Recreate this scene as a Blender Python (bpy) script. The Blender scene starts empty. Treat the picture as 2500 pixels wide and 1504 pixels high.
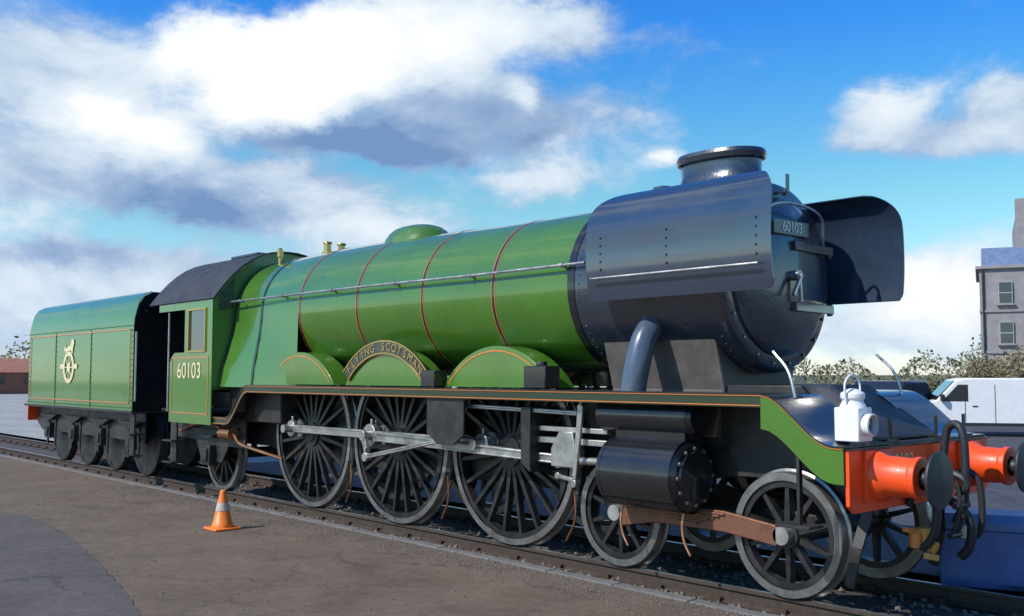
import bpy, math, random
from mathutils import Vector, Matrix
random.seed(7)
R = math.radians
PI = math.pi
S = bpy.context.scene
COL = S.collection

# ------------------------------------------------------------------ camera
cam_d = bpy.data.cameras.new('camera')
cam = bpy.data.objects.new('camera', cam_d); COL.objects.link(cam)
CAM_LOC = Vector((5.10, -8.52, 1.90)); YAW = R(138.3); PITCH = R(3.79)
cam.location = CAM_LOC
cam.rotation_euler = (R(90) + PITCH, 0, YAW - R(90))
cam_d.sensor_width = 36; cam_d.lens = 36 * 2445.3 / 2500
cam_d.clip_start = .05; cam_d.clip_end = 4000
S.camera = cam
def pix_dir(px, py):
    a = (px - 1250) / 2445.3; b = (752 - py) / 2445.3
    d = Vector((math.cos(YAW) * math.cos(PITCH), math.sin(YAW) * math.cos(PITCH), math.sin(PITCH)))
    r = Vector((math.sin(YAW), -math.cos(YAW), 0)); u = r.cross(d)
    return (d + r * a + u * b)
def at(px, py, dist):                       # point on a view direction at a horizontal distance
    v = pix_dir(px, py); v /= math.hypot(v.x, v.y)
    return CAM_LOC + v * dist

# ------------------------------------------------------------------ sky and sun
SUN_EL, SUN_AZ = R(43), math.atan2(-1.0, -0.28)     # azimuth of the direction towards the sun (from +X)
W = bpy.data.worlds.new('World'); S.world = W; W.use_nodes = True
nt = W.node_tree; nt.nodes.clear()
N = lambda t, **k: _node(nt, t, **k)
def _node(tree, t, **k):
    n = tree.nodes.new(t)
    for a, v in k.items(): setattr(n, a, v)
    return n
L = nt.links.new
sky = N('ShaderNodeTexSky', sky_type='NISHITA'); sky.sun_disc = False
sky.sun_elevation = SUN_EL; sky.sun_rotation = PI / 2 - SUN_AZ
sky.air_density = 1.0; sky.dust_density = .35; sky.ozone_density = 1.6
def math_n(op, a, b=None, c=None, clamp=False):
    m = N('ShaderNodeMath', operation=op); m.use_clamp = clamp
    for i, v in enumerate((a, b, c)):
        if v is None: continue
        if hasattr(v, 'type'): L(v, m.inputs[i])
        else: m.inputs[i].default_value = v
    return m.outputs[0]
def vmath(op, a, b=None):
    m = N('ShaderNodeVectorMath', operation=op)
    for i, v in enumerate((a, b)):
        if v is None: continue
        if hasattr(v, 'type'): L(v, m.inputs[i])
        else: m.inputs[i].default_value = v
    return m.outputs['Value'] if op in ('DOT_PRODUCT', 'LENGTH') else m.outputs[0]
tc = N('ShaderNodeTexCoord')
dirv = tc.outputs['Generated']
rot = N('ShaderNodeVectorRotate', rotation_type='Z_AXIS'); L(dirv, rot.inputs['Vector']); rot.inputs['Angle'].default_value = -YAW
sep = N('ShaderNodeSeparateXYZ'); L(rot.outputs[0], sep.inputs[0])
az = math_n('ARCTAN2', sep.outputs[1], sep.outputs[0])
el = math_n('ARCSINE', sep.outputs[2])
def noise(scale, detail, rough, vec, dist=0):
    n = N('ShaderNodeTexNoise'); n.inputs['Scale'].default_value = scale; n.inputs['Detail'].default_value = detail
    n.inputs['Roughness'].default_value = rough; n.inputs['Distortion'].default_value = dist
    L(vec, n.inputs['Vector']); return n
flat = vmath('MULTIPLY', dirv, (1, 1, 1.8))
wn = noise(6, 8, .62, flat)
warp = vmath('MULTIPLY', vmath('SUBTRACT', wn.outputs['Color'], (.5, .5, .5)), (.15, .09, 0))
comb = N('ShaderNodeCombineXYZ'); L(az, comb.inputs[0]); L(el, comb.inputs[1])
uv = vmath('ADD', comb.outputs[0], warp)
def blob(px, py, rx, ry):
    d = pix_dir(px, py); d.normalize()
    a = math.atan2(d.y, d.x) - YAW
    e = math.asin(d.z)
    v = vmath('MULTIPLY', vmath('SUBTRACT', uv, (a, e, 0)), (2445 / rx, 2445 / ry, 0))
    q = vmath('DOT_PRODUCT', v, v)
    return math_n('EXPONENT', math_n('MULTIPLY', q, -1.0))
# cloud masses: px, py, rx, ry, density, whiteness
CL = [(500, 110, 130, 80, 1.3, 1.7), (720, 110, 160, 90, 1.2, 1.5), (880, 160, 130, 90, 1.1, 1.2), (540, 235, 120, 60, 1.0, 1.4), (740, 230, 120, 50, .9, 1.0),
      (250, 315, 110, 60, 1.0, 1.4), (400, 330, 90, 50, .7, .7), (1040, 110, 200, 100, 1.0, .75), (1200, 20, 260, 60, .8, .7), (1430, 60, 130, 80, .75, .05),
      (1150, 250, 220, 60, .95, -.45), (820, 320, 260, 35, .9, -.6), (1000, 345, 160, 35, .6, -.55), (1300, 320, 90, 35, .6, -.5), (1262, 235, 45, 40, .5, .9),
      (60, 170, 220, 140, 1.0, .3), (250, 160, 110, 90, .5, .25), (90, 420, 260, 80, .85, .35), (480, 400, 160, 45, .6, .1), (330, 480, 180, 40, .8, -.3), (540, 520, 130, 50, .6, -.8),
      (760, 440, 170, 85, 1.0, .4), (60, 540, 120, 45, .6, .7), (160, 625, 130, 28, .5, -.4), (330, 690, 480, 80, 1.1, .3), (80, 700, 300, 60, .7, .2),
      (930, 560, 260, 60, 1.0, .6), (1330, 430, 180, 70, 1.1, .7), (1630, 370, 60, 36, .6, .9), (1700, 95, 110, 60, .5, .05),
      (1500, 260, 150, 70, .6, .15), (2170, 250, 150, 50, .9, .7), (2330, 340, 200, 55, .85, .2), (2120, 320, 120, 40, .6, .2), (2470, 235, 80, 60, .8, .4),
      (2330, 700, 190, 100, 1.2, 1.4), (2150, 830, 400, 60, .9, .5), (100, 800, 600, 80, .8, .2)]
dens = None; wht = None
for px, py, rx, ry, dn, wh in CL:
    b = blob(px, py, rx, ry)
    x = math_n('MULTIPLY', b, dn); y = math_n('MULTIPLY', b, wh)
    dens = x if dens is None else math_n('ADD', dens, x)
    wht = y if wht is None else math_n('ADD', wht, y)
fn = noise(9, 10, .62, flat, .35)
gen = noise(2.3, 8, .6, flat, .2)                    # broken cloud over the rest of the sky
outs = N('ShaderNodeMapRange', interpolation_type='SMOOTHSTEP'); L(math_n('ABSOLUTE', az), outs.inputs[0])
outs.inputs[1].default_value = .50; outs.inputs[2].default_value = .75
up = N('ShaderNodeMapRange', interpolation_type='SMOOTHSTEP'); L(el, up.inputs[0]); up.inputs[1].default_value = .36; up.inputs[2].default_value = .52
away = math_n('MAXIMUM', outs.outputs[0], up.outputs[0])
gm = N('ShaderNodeMapRange', interpolation_type='SMOOTHSTEP'); L(gen.outputs[0], gm.inputs[0]); gm.inputs[1].default_value = .50; gm.inputs[2].default_value = .70
genv = math_n('MULTIPLY', gm.outputs[0], away)
dens = math_n('ADD', dens, genv)
dens2 = math_n('ADD', dens, math_n('MULTIPLY', math_n('SUBTRACT', fn.outputs[0], .5), 1.5))
dm = N('ShaderNodeMapRange', interpolation_type='SMOOTHSTEP'); L(dens2, dm.inputs[0]); dm.inputs[1].default_value = .12; dm.inputs[2].default_value = .85
wht = math_n('ADD', wht, math_n('MULTIPLY', genv, .35))
wht2 = math_n('ADD', wht, math_n('MULTIPLY', math_n('SUBTRACT', fn.outputs[0], .5), 1.9))
wr = N('ShaderNodeValToRGB'); L(math_n('MULTIPLY_ADD', wht2, .5, .3), wr.inputs[0])
cr = wr.color_ramp; cr.elements[0].position = 0; cr.elements[0].color = (.17, .29, .52, 1)
cr.elements[1].position = 1; cr.elements[1].color = (1.0, 1.0, 1.0, 1)
e = cr.elements.new(.30); e.color = (.34, .46, .66, 1)
e = cr.elements.new(.55); e.color = (.62, .73, .84, 1)
tr = N('ShaderNodeValToRGB'); L(math_n('MULTIPLY', el, 2.0), tr.inputs[0]); te = tr.color_ramp.elements
te[0].position = 0; te[0].color = (.128, .138, .175, 1); te[1].position = 1; te[1].color = (.022, .088, .17, 1)
for p_, c_ in ((.14, (.112, .143, .160, 1)), (.34, (.082, .138, .132, 1)), (.52, (.048, .124, .163, 1)), (.68, (.026, .105, .195, 1))):
    e_ = te.new(p_); e_.color = c_
skyc = N('ShaderNodeVectorMath', operation='MULTIPLY'); L(sky.outputs[0], skyc.inputs[0]); L(tr.outputs[0], skyc.inputs[1])
mix = N('ShaderNodeMix', data_type='RGBA'); L(dm.outputs[0], mix.inputs[0]); L(skyc.outputs[0], mix.inputs[6])
L(wr.outputs[0], mix.inputs[7])
scale10 = vmath('MULTIPLY', mix.outputs[2], (10, 10, 10))
bg = N('ShaderNodeBackground'); bg.inputs['Strength'].default_value = .1; L(scale10, bg.inputs[0])
wo = N('ShaderNodeOutputWorld'); L(bg.outputs[0], wo.inputs[0])

sd = bpy.data.lights.new('sun', 'SUN'); sd.energy = 4.2; sd.angle = R(.6); sd.color = (1, .95, .88)
sun = bpy.data.objects.new('sun', sd); COL.objects.link(sun)
sv = Vector((math.cos(SUN_AZ) * math.cos(SUN_EL), math.sin(SUN_AZ) * math.cos(SUN_EL), math.sin(SUN_EL)))
sun.rotation_euler = sv.to_track_quat('Z', 'Y').to_euler(); sun.location = (0, -20, 30)
S.view_settings.view_transform = 'Standard'; S.view_settings.look = 'None'
S.view_settings.exposure = .12; S.view_settings.gamma = 1; S.view_settings.use_curve_mapping = False
S.render.engine = 'CYCLES'

# ------------------------------------------------------------------ materials
MATS = {}
def mat(name, col, rough=.5, metal=0, coat=0, var=.15, scale=6, bump=0, bscale=60, rvar=.1, dirt=None, dirt_amt=0, dscale=2.5):
    m = bpy.data.materials.new(name); m.use_nodes = True; t = m.node_tree; b = t.nodes['Principled BSDF']
    ln = t.links.new
    b.inputs['Metallic'].default_value = metal
    b.inputs['Coat Weight'].default_value = coat; b.inputs['Coat Roughness'].default_value = .06
    co = t.nodes.new('ShaderNodeTexCoord')
    n = t.nodes.new('ShaderNodeTexNoise'); n.inputs['Scale'].default_value = scale; n.inputs['Detail'].default_value = 6; n.inputs['Roughness'].default_value = .65
    ln(co.outputs['Object'], n.inputs['Vector'])
    r = t.nodes.new('ShaderNodeMapRange'); ln(n.outputs[0], r.inputs[0]); r.inputs[1].default_value = .3; r.inputs[2].default_value = .7
    r.inputs[3].default_value = 1 - var; r.inputs[4].default_value = 1 + var
    v = t.nodes.new('ShaderNodeVectorMath'); v.operation = 'SCALE'; v.inputs[0].default_value = col[:3]; ln(r.outputs[0], v.inputs['Scale'])
    cout = v.outputs[0]
    if dirt:
        n2 = t.nodes.new('ShaderNodeTexNoise'); n2.inputs['Scale'].default_value = dscale; n2.inputs['Detail'].default_value = 8; n2.inputs['Roughness'].default_value = .7
        ln(co.outputs['Object'], n2.inputs['Vector'])
        r2 = t.nodes.new('ShaderNodeMapRange'); ln(n2.outputs[0], r2.inputs[0]); r2.inputs[1].default_value = .45; r2.inputs[2].default_value = .7; r2.inputs[4].default_value = dirt_amt
        mx = t.nodes.new('ShaderNodeMix'); mx.data_type = 'RGBA'; ln(r2.outputs[0], mx.inputs[0]); ln(cout, mx.inputs[6]); mx.inputs[7].default_value = (*dirt, 1)
        cout = mx.outputs[2]
    ln(cout, b.inputs['Base Color'])
    rr = t.nodes.new('ShaderNodeMapRange'); ln(n.outputs[0], rr.inputs[0]); rr.inputs[1].default_value = .3; rr.inputs[2].default_value = .7
    rr.inputs[3].default_value = max(.02, rough - rvar); rr.inputs[4].default_value = min(1, rough + rvar); ln(rr.outputs[0], b.inputs['Roughness'])
    if bump:
        n3 = t.nodes.new('ShaderNodeTexNoise'); n3.inputs['Scale'].default_value = bscale; n3.inputs['Detail'].default_value = 5
        ln(co.outputs['Object'], n3.inputs['Vector'])
        bp = t.nodes.new('ShaderNodeBump'); bp.inputs['Strength'].default_value = bump; bp.inputs['Distance'].default_value = .01
        ln(n3.outputs[0], bp.inputs['Height']); ln(bp.outputs[0], b.inputs['Normal'])
    MATS[name] = m; return m
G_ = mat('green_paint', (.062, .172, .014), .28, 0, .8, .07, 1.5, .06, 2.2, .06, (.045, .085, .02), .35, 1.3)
BK = mat('smokebox_black', (.018, .026, .042), .28, 0, .6, .15, 3, .25, 25, .08)
DF = mat('deflector_black', (.022, .037, .064), .2, 0, 1, .12, 2, .03, 4, .05)
for m_ in (BK, DF): m_.node_tree.nodes['Principled BSDF'].inputs['Specular IOR Level'].default_value = 1.0
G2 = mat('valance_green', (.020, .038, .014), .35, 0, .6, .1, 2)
GB = mat('gloss_black', (.012, .013, .015), .25, 0, .6, .15, 3, .06, 20, .05)
FR = mat('frame_black', (.018, .018, .018), .5, 0, 0, .3, 5, .2, 60, .15, (.075, .062, .05), .5)
WH = mat('wheel_black', (.013, .013, .014), .45, 0, .1, .3, 5, .1, 60, .12, (.06, .052, .044), .45)
ST = mat('steel_rod', (.50, .49, .46), .38, .8, 0, .2, 6, .1, 60, .1, (.16, .13, .10), .5)
TY = mat('tyre_steel', (.30, .29, .28), .35, .8, 0, .2, 6, .1, 60, .1, (.1, .085, .07), .6)
RL = mat('rail_steel', (.32, .30, .28), .35, .8, 0, .2, 3, .1, 60, .1)
RW = mat('rail_rust', (.065, .045, .033), .75, .2, 0, .3, 12, .4, 80)
RU = mat('rusty_bogie', (.26, .115, .065), .5, .5, 0, .35, 5, .4, 50, .1, (.05, .04, .03), .7, 5)
RD = mat('red_paint', (.92, .085, .010), .42, 0, .15, .08, 4, .05, 20, .05)
OR = mat('orange_line', (.65, .20, .04), .35, 0, .3, .05)
CR = mat('cream_paint', (.72, .62, .36), .4, 0, .2, .05)
WT = mat('white_paint', (.78, .78, .76), .35, 0, .3, .05, 5, 0)
BR = mat('brass', (.62, .42, .14), .3, .9, 0, .15)
CP = mat('copper_pipe', (.55, .25, .13), .35, .9, 0, .25)
GL = mat('window_glass', (.02, .025, .03), .06, 0, 1, 0)
HS = mat('rubber_hose', (.02, .02, .022), .55, 0, 0, .2, 30, .3, 100)
RF = mat('roof_black', (.022, .022, .023), .55, 0, 0, .3, 3, .2, 30, .1, (.06, .055, .05), .4)
IN = mat('soot', (.010, .010, .010), .9)
WD = mat('sleeper_timber', (.10, .075, .055), .85, 0, 0, .3, 8, .5, 40)
CO = mat('coal', (.012, .012, .013), .45, 0, 0, .4, 20, .6, 30)
CN = mat('cone_orange', (.85, .20, .02), .45, 0, 0, .08)
CRM = mat('chair_iron', (.07, .045, .03), .8, .3)

# ------------------------------------------------------------------ mesh builder
class MB:
    def __init__(s): s.v = []; s.f = []; s.m = []
    def add(s, vs, fs, mi=0):
        o = len(s.v); s.v += [tuple(v) for v in vs]
        s.f += [tuple(i + o for i in f) for f in fs]; s.m += [mi] * len(fs); return s
    def box(s, c, d, rot=None, mi=0):
        vs = [Vector((x * d[0] / 2, y * d[1] / 2, z * d[2] / 2)) for x in (-1, 1) for y in (-1, 1) for z in (-1, 1)]
        if rot is not None: vs = [rot @ v for v in vs]
        c = Vector(c)
        return s.add([v + c for v in vs], [(0, 1, 3, 2), (4, 6, 7, 5), (0, 4, 5, 1), (2, 3, 7, 6), (0, 2, 6, 4), (1, 5, 7, 3)], mi)
    def bar(s, a, b, w, h, mi=0, up=(0, 0, 1)):
        a = Vector(a); b = Vector(b); d = b - a; l = d.length; d.normalize()
        y = Vector(up).cross(d); y.normalize(); z = d.cross(y)
        M = Matrix((d, y, z)).transposed()
        return s.box((a + b) / 2, (l, w, h), M, mi)
    def cyl(s, a, b, r, r2=None, n=20, cap=True, mi=0):
        r2 = r if r2 is None else r2
        a = Vector(a); b = Vector(b); d = (b - a).normalized()
        u = d.orthogonal().normalized(); w = d.cross(u)
        ring = lambda c, rr: [c + (u * math.cos(2 * PI * i / n) + w * math.sin(2 * PI * i / n)) * rr for i in range(n)]
        fs = [(i, (i + 1) % n, n + (i + 1) % n, n + i) for i in range(n)]
        if cap: fs += [tuple(range(n))[::-1], tuple(range(n, 2 * n))]
        return s.add(ring(a, r) + ring(b, r2), fs, mi)
    def lathe(s, o, axis, prof, n=32, mi=0, sx=1, closed=False):
        # prof: list of (t along axis, radius)
        o = Vector(o); d = Vector(axis).normalized()
        u = Vector((0, 1, 0)) if abs(d.x) > .9 else (Vector((1, 0, 0)))
        w = d.cross(u).normalized(); u = w.cross(d)
        vs = []
        for t, r in prof:
            for i in range(n):
                a = 2 * PI * i / n
                vs.append(o + d * t + (u * math.cos(a) * sx + w * math.sin(a)) * r)
        fs = []
        for k in range(len(prof) - 1):
            for i in range(n):
                j = (i + 1) % n
                fs.append((k * n + i, k * n + j, (k + 1) * n + j, (k + 1) * n + i))
        return s.add(vs, fs, mi)
    def prism(s, poly, y0, y1, plane='xz', mi=0):
        n = len(poly)
        if plane == 'xz': P = lambda p, y: (p[0], y, p[1])
        elif plane == 'yz': P = lambda p, y: (y, p[0], p[1])
        else: P = lambda p, y: (p[0], p[1], y)
        vs = [P(p, y0) for p in poly] + [P(p, y1) for p in poly]
        fs = [tuple(range(n)), tuple(range(n, 2 * n))[::-1]] + [(i, n + i, n + (i + 1) % n, (i + 1) % n) for i in range(n)]
        return s.add(vs, fs, mi)
    def tube(s, pts, r, n=8, mi=0, cap=True):
        pts = [Vector(p) for p in pts]; vs = []; prev = None
        for k, p in enumerate(pts):
            d = (pts[min(k + 1, len(pts) - 1)] - pts[max(k - 1, 0)]).normalized()
            u = d.orthogonal().normalized() if prev is None else (prev - d * prev.dot(d)).normalized()
            prev = u; w = d.cross(u)
            vs += [p + (u * math.cos(2 * PI * i / n) + w * math.sin(2 * PI * i / n)) * r for i in range(n)]
        fs = []
        for k in range(len(pts) - 1):
            for i in range(n):
                j = (i + 1) % n; fs.append((k * n + i, k * n + j, (k + 1) * n + j, (k + 1) * n + i))
        if cap: fs += [tuple(range(n))[::-1], tuple(range((len(pts) - 1) * n, len(pts) * n))]
        return s.add(vs, fs, mi)
    def strip(s, pa, pb, mi=0):          # surface between two polylines
        n = len(pa)
        return s.add(list(pa) + list(pb), [(i, i + 1, n + i + 1, n + i) for i in range(n - 1)], mi)
    def build(s, name, mats, parent=None, bevel=0, ang=35, solid=0, loc=None):
        me = bpy.data.meshes.new(name); me.from_pydata(s.v, [], s.f)
        if not isinstance(mats, (list, tuple)): mats = [mats]
        for m in mats: me.materials.append(m)
        if len(mats) > 1: me.polygons.foreach_set('material_index', s.m)
        me.update()
        import bmesh
        bm = bmesh.new(); bm.from_mesh(me); bmesh.ops.remove_doubles(bm, verts=bm.verts, dist=2e-5); bmesh.ops.recalc_face_normals(bm, faces=bm.faces)
        if solid: bmesh.ops.solidify(bm, geom=bm.faces[:], thickness=solid); bmesh.ops.recalc_face_normals(bm, faces=bm.faces)
        bm.to_mesh(me); bm.free()
        me.shade_smooth(); me.set_sharp_from_angle(angle=R(ang))
        o = bpy.data.objects.new(name, me); COL.objects.link(o)
        if parent: o.parent = parent
        if loc is not None: o.location = loc
        if bevel:
            md = o.modifiers.new('bevel', 'BEVEL'); md.width = bevel; md.segments = 2; md.limit_method = 'ANGLE'; md.angle_limit = R(40)
        return o
def smoothpts(pts, k=6):                 # Catmull-Rom
    P = [Vector(p) for p in pts]; P = [P[0] * 2 - P[1]] + P + [P[-1] * 2 - P[-2]]; out = []
    for i in range(1, len(P) - 2):
        for j in range(k):
            t = j / k; a, b, c, d = P[i - 1], P[i], P[i + 1], P[i + 2]
            out.append(.5 * ((2 * b) + (c - a) * t + (2 * a - 5 * b + 4 * c - d) * t * t + (3 * b - a - 3 * c + d) * t ** 3))
    out.append(P[-2]); return out
def tag(o, label=None, cat=None, group=None, kind=None):
    if label: o['label'] = label
    if cat: o['category'] = cat
    if group: o['group'] = group
    if kind: o['kind'] = kind
    return o
def thing(name, label, cat, loc=(0, 0, 0), rz=0, group=None):
    o = bpy.data.objects.new(name, None); COL.objects.link(o); o.location = loc; o.rotation_euler = (0, 0, rz)
    return tag(o, label, cat, group)
def copy_to(o, parent, loc=None):
    c = o.copy(); COL.objects.link(c); c.parent = parent
    if loc is not None: c.location = loc
    for ch in list(o.children):
        g = ch.copy(); COL.objects.link(g); g.parent = c
    return c
def text_mesh(name, txt, size, m, parent, loc, rot, depth=.004, align='CENTER', sx=1):
    cu = bpy.data.curves.new(name, 'FONT'); cu.body = txt; cu.size = size; cu.extrude = depth; cu.align_x = align; cu.align_y = 'CENTER'
    o = bpy.data.objects.new(name, cu); COL.objects.link(o)
    me = bpy.data.meshes.new_from_object(o.evaluated_get(bpy.context.evaluated_depsgraph_get()))
    bpy.data.objects.remove(o); bpy.data.curves.remove(cu)
    me.materials.clear(); me.materials.append(m)
    o = bpy.data.objects.new(name, me); COL.objects.link(o); o.parent = parent; o.location = loc; o.rotation_euler = rot; o.scale = (sx, 1, 1)
    return o

# ------------------------------------------------------------------ ground
def ground_mat(name, c1, c2, scale, bump=.5, patch=1.2, spk=90):
    m = bpy.data.materials.new(name); m.use_nodes = True; t = m.node_tree; b = t.nodes['Principled BSDF']; ln = t.links.new
    co = t.nodes.new('ShaderNodeTexCoord')
    def nz(sc, det=8, ro=.65):
        n = t.nodes.new('ShaderNodeTexNoise'); n.inputs['Scale'].default_value = sc; n.inputs['Detail'].default_value = det; n.inputs['Roughness'].default_value = ro
        ln(co.outputs['Object'], n.inputs['Vector']); return n
    big = nz(patch); fine = nz(spk, 4, .8); mid = nz(9)
    r = t.nodes.new('ShaderNodeMapRange'); ln(big.outputs[0], r.inputs[0]); r.inputs[1].default_value = .35; r.inputs[2].default_value = .68
    mx = t.nodes.new('ShaderNodeMix'); mx.data_type = 'RGBA'; ln(r.outputs[0], mx.inputs[0]); mx.inputs[6].default_value = (*c1, 1); mx.inputs[7].default_value = (*c2, 1)
    r2 = t.nodes.new('ShaderNodeMapRange'); ln(fine.outputs[0], r2.inputs[0]); r2.inputs[1].default_value = .3; r2.inputs[2].default_value = .7; r2.inputs[3].default_value = .5; r2.inputs[4].default_value = 1.5
    r3 = t.nodes.new('ShaderNodeMapRange'); ln(mid.outputs[0], r3.inputs[0]); r3.inputs[1].default_value = .3; r3.inputs[2].default_value = .7; r3.inputs[3].default_value = .8; r3.inputs[4].default_value = 1.2
    mm = t.nodes.new('ShaderNodeMath'); mm.operation = 'MULTIPLY'; ln(r2.outputs[0], mm.inputs[0]); ln(r3.outputs[0], mm.inputs[1])
    v = t.nodes.new('ShaderNodeVectorMath'); v.operation = 'SCALE'; ln(mx.outputs[2], v.inputs[0]); ln(mm.outputs[0], v.inputs['Scale'])
    vo = t.nodes.new('ShaderNodeTexVoronoi'); vo.feature = 'DISTANCE_TO_EDGE'; vo.inputs['Scale'].default_value = .45
    wv = t.nodes.new('ShaderNodeVectorMath'); wv.operation = 'MULTIPLY_ADD'; ln(mid.outputs['Color'], wv.inputs[0]); wv.inputs[1].default_value = (.25, .25, 0); ln(co.outputs['Object'], wv.inputs[2])
    wv2 = t.nodes.new('ShaderNodeVectorMath'); wv2.operation = 'MULTIPLY_ADD'; ln(big.outputs['Color'], wv2.inputs[0]); wv2.inputs[1].default_value = (1.6, 1.6, 0); ln(wv.outputs[0], wv2.inputs[2]); ln(wv2.outputs[0], vo.inputs['Vector'])
    ck = t.nodes.new('ShaderNodeMapRange'); ln(vo.outputs['Distance'], ck.inputs[0]); ck.inputs[1].default_value = .002; ck.inputs[2].default_value = .009; ck.inputs[3].default_value = .55
    st = nz(.9, 9, .7); st2 = t.nodes.new('ShaderNodeMapRange'); ln(st.outputs[0], st2.inputs[0]); st2.inputs[1].default_value = .56; st2.inputs[2].default_value = .66; st2.inputs[3].default_value = 1; st2.inputs[4].default_value = .72
    sm = t.nodes.new('ShaderNodeMath'); sm.operation = 'MULTIPLY'; ln(ck.outputs[0], sm.inputs[0]); ln(st2.outputs[0], sm.inputs[1])
    v2 = t.nodes.new('ShaderNodeVectorMath'); v2.operation = 'SCALE'; ln(v.outputs[0], v2.inputs[0]); ln(sm.outputs[0], v2.inputs['Scale'])
    ln(v2.outputs[0], b.inputs['Base Color']); b.inputs['Roughness'].default_value = .85
    bp = t.nodes.new('ShaderNodeBump'); bp.inputs['Strength'].default_value = bump; bp.inputs['Distance'].default_value = .012
    ln(fine.outputs[0], bp.inputs['Height']); ln(bp.outputs[0], b.inputs['Normal'])
    return m
ASPH = ground_mat('yard_tarmac', (.118, .082, .053), (.160, .117, .079), 5)
SHASP = ground_mat('shadowed_tarmac', (.082, .068, .060), (.112, .095, .084), 5)  # yard tarmac with the shadow put into its colour
CONC = ground_mat('pale_concrete', (.27, .265, .25), (.36, .355, .33), 5, .2, .3)
BAL = ground_mat('ballast_bed', (.06, .052, .045), (.09, .08, .07), 5, 1)
GRASSM = ground_mat('grass_ground', (.05, .065, .03), (.09, .09, .05), 5, 1, .2)
g = MB(); g.add([(-2500, -2500, -.30), (2500, -2500, -.30), (2500, 2500, -.30), (-2500, 2500, -.30)], [(0, 1, 2, 3)])
tag(g.build('ground', GRASSM), kind='structure')
EY = -1.28                                   # edge of the yard surface beside the track
g = MB()
g.add([(-140, -90, -.10), (60, -90, -.10), (60, EY - .14, -.10), (-140, EY - .14, -.10)], [(0, 1, 2, 3)])
tag(g.build('yard', ASPH), kind='structure')
FY = ground_mat('grey_yard', (.045, .046, .058), (.075, .075, .088), 5)
g = MB(); g.add([(-16, 1.42, -.11), (60, 1.42, -.11), (60, 60, -.11), (-16, 60, -.11)], [(0, 1, 2, 3)]); tag(g.build('far_yard', FY), kind='structure')
g = MB(); g.add([(-180, 1.42, -.11), (-16, 1.42, -.11), (-16, 60, -.11), (-180, 60, -.11)], [(0, 1, 2, 3)]); tag(g.build('far_apron', CONC), kind='structure')
def gp(px, py, z=-.10):
    v = pix_dir(px, py); t = (z - CAM_LOC.z) / v.z; return CAM_LOC + v * t
# pale concrete far left
a = [gp(-1500, 1150), gp(-200, 1135), gp(60, 1128), gp(200, 1090), gp(150, 1010), gp(100, 970), gp(-2500, 960)]
g = MB(); g.add([(p.x, min(p.y, EY - 1.0), -.096) for p in a], [tuple(range(len(a)))]); tag(g.build('concrete_apron', CONC), kind='structure')
# cast shadow at near left, painted as a darker sheet on the yard
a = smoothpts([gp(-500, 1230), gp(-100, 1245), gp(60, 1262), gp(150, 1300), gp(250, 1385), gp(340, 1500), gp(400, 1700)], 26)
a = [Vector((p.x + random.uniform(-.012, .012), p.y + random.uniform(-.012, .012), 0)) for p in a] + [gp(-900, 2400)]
g = MB(); g.add([(p.x, p.y, -.092) for p in a], [tuple(range(len(a)))]); tag(g.build('shadow_patch', SHASP), kind='structure')
# ballast bed
g = MB(); g.add([(-160, EY, -.22), (60, EY, -.22), (60, 1.42, -.22), (-160, 1.42, -.22)], [(0, 1, 2, 3)])
tag(g.build('ballast_bed', BAL), kind='structure')
# edging stones
edge = bpy.data.objects.new('track_edging', None); COL.objects.link(edge); tag(edge, kind='structure')
e0 = MB().box((0, 0, 0), (.885, .14, .22)).build('edging_stone', ground_mat('edging_concrete', (.13, .12, .11), (.19, .18, .165), 5, .5, 3), edge, .008)
for i in range(46):
    o = e0 if i == 0 else copy_to(e0, edge)
    o.location = (8 - i * .9, EY - .07, -.19 + random.uniform(-.004, .004)); o.rotation_euler = (0, 0, random.uniform(-.006, .006))
MB().box((-92, EY - .07, -.19), (120, .14, .22)).build('edging_strip', e0.data.materials[0], edge)
# track
track = bpy.data.objects.new('railway_track', None); COL.objects.link(track); track.location.z = -.05; tag(track, kind='structure')
for s_ in (-1, 1):
    y = s_ * .7525
    rp = [(-.07, -.155), (.07, -.155), (.07, -.145), (.012, -.125), (.012, -.04), (.035, -.03), (.035, -.004), (.028, 0), (-.028, 0), (-.035, -.004), (-.035, -.03), (-.012, -.04), (-.012, -.125), (-.07, -.145)]
    g = MB(); g.prism([(y + a, b) for a, b in rp], -150, 50, 'yz')
    top = [3 if False else 0] * len(g.f)
    g.m = [1 if (i in (8, 7, 9)) else 0 for i in range(len(g.f))]
    g.build('rail', [RW, RL], track)
sl = MB().box((0, 0, 0), (.25, 2.45, .12)).build('sleeper', WD, track, .01)
ch = MB().box((0, 0, 0), (.2, .36, .03)).box((0, .06, .03), (.12, .05, .06)).box((0, -.06, .03), (.12, .05, .06)).build('rail_chair', CRM, track, .004)
for i in range(60):
    x = 7 - i * .7
    o = sl if i == 0 else copy_to(sl, track); o.location = (x, 0, -.235); o.rotation_euler = (0, 0, random.uniform(-.01, .01))
    for k, s_ in enumerate((-1, 1)):
        o = ch if (i == 0 and k == 0) else copy_to(ch, track); o.location = (x, s_ * .7525, -.162)
cs_ = bpy.data.objects.new('track_crossing', None); COL.objects.link(cs_); tag(cs_, kind='structure')
CPM = ground_mat('crossing_concrete', (.13, .13, .145), (.19, .185, .20), 5, .4, 2)
c0_ = MB().box((0, 0, 0), (1.18, 1.26, .10)).build('crossing_panel', CPM, cs_, .012)
for i in range(7):
    o = c0_ if i == 0 else copy_to(c0_, cs_); o.location = (2.55 + i * 1.2, 0, -.115 + random.uniform(-.004, .004))
MB().box((6.2, 1.09, -.115), (8.5, .5, .10)).build('crossing_side', CPM, cs_, .012)
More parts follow.
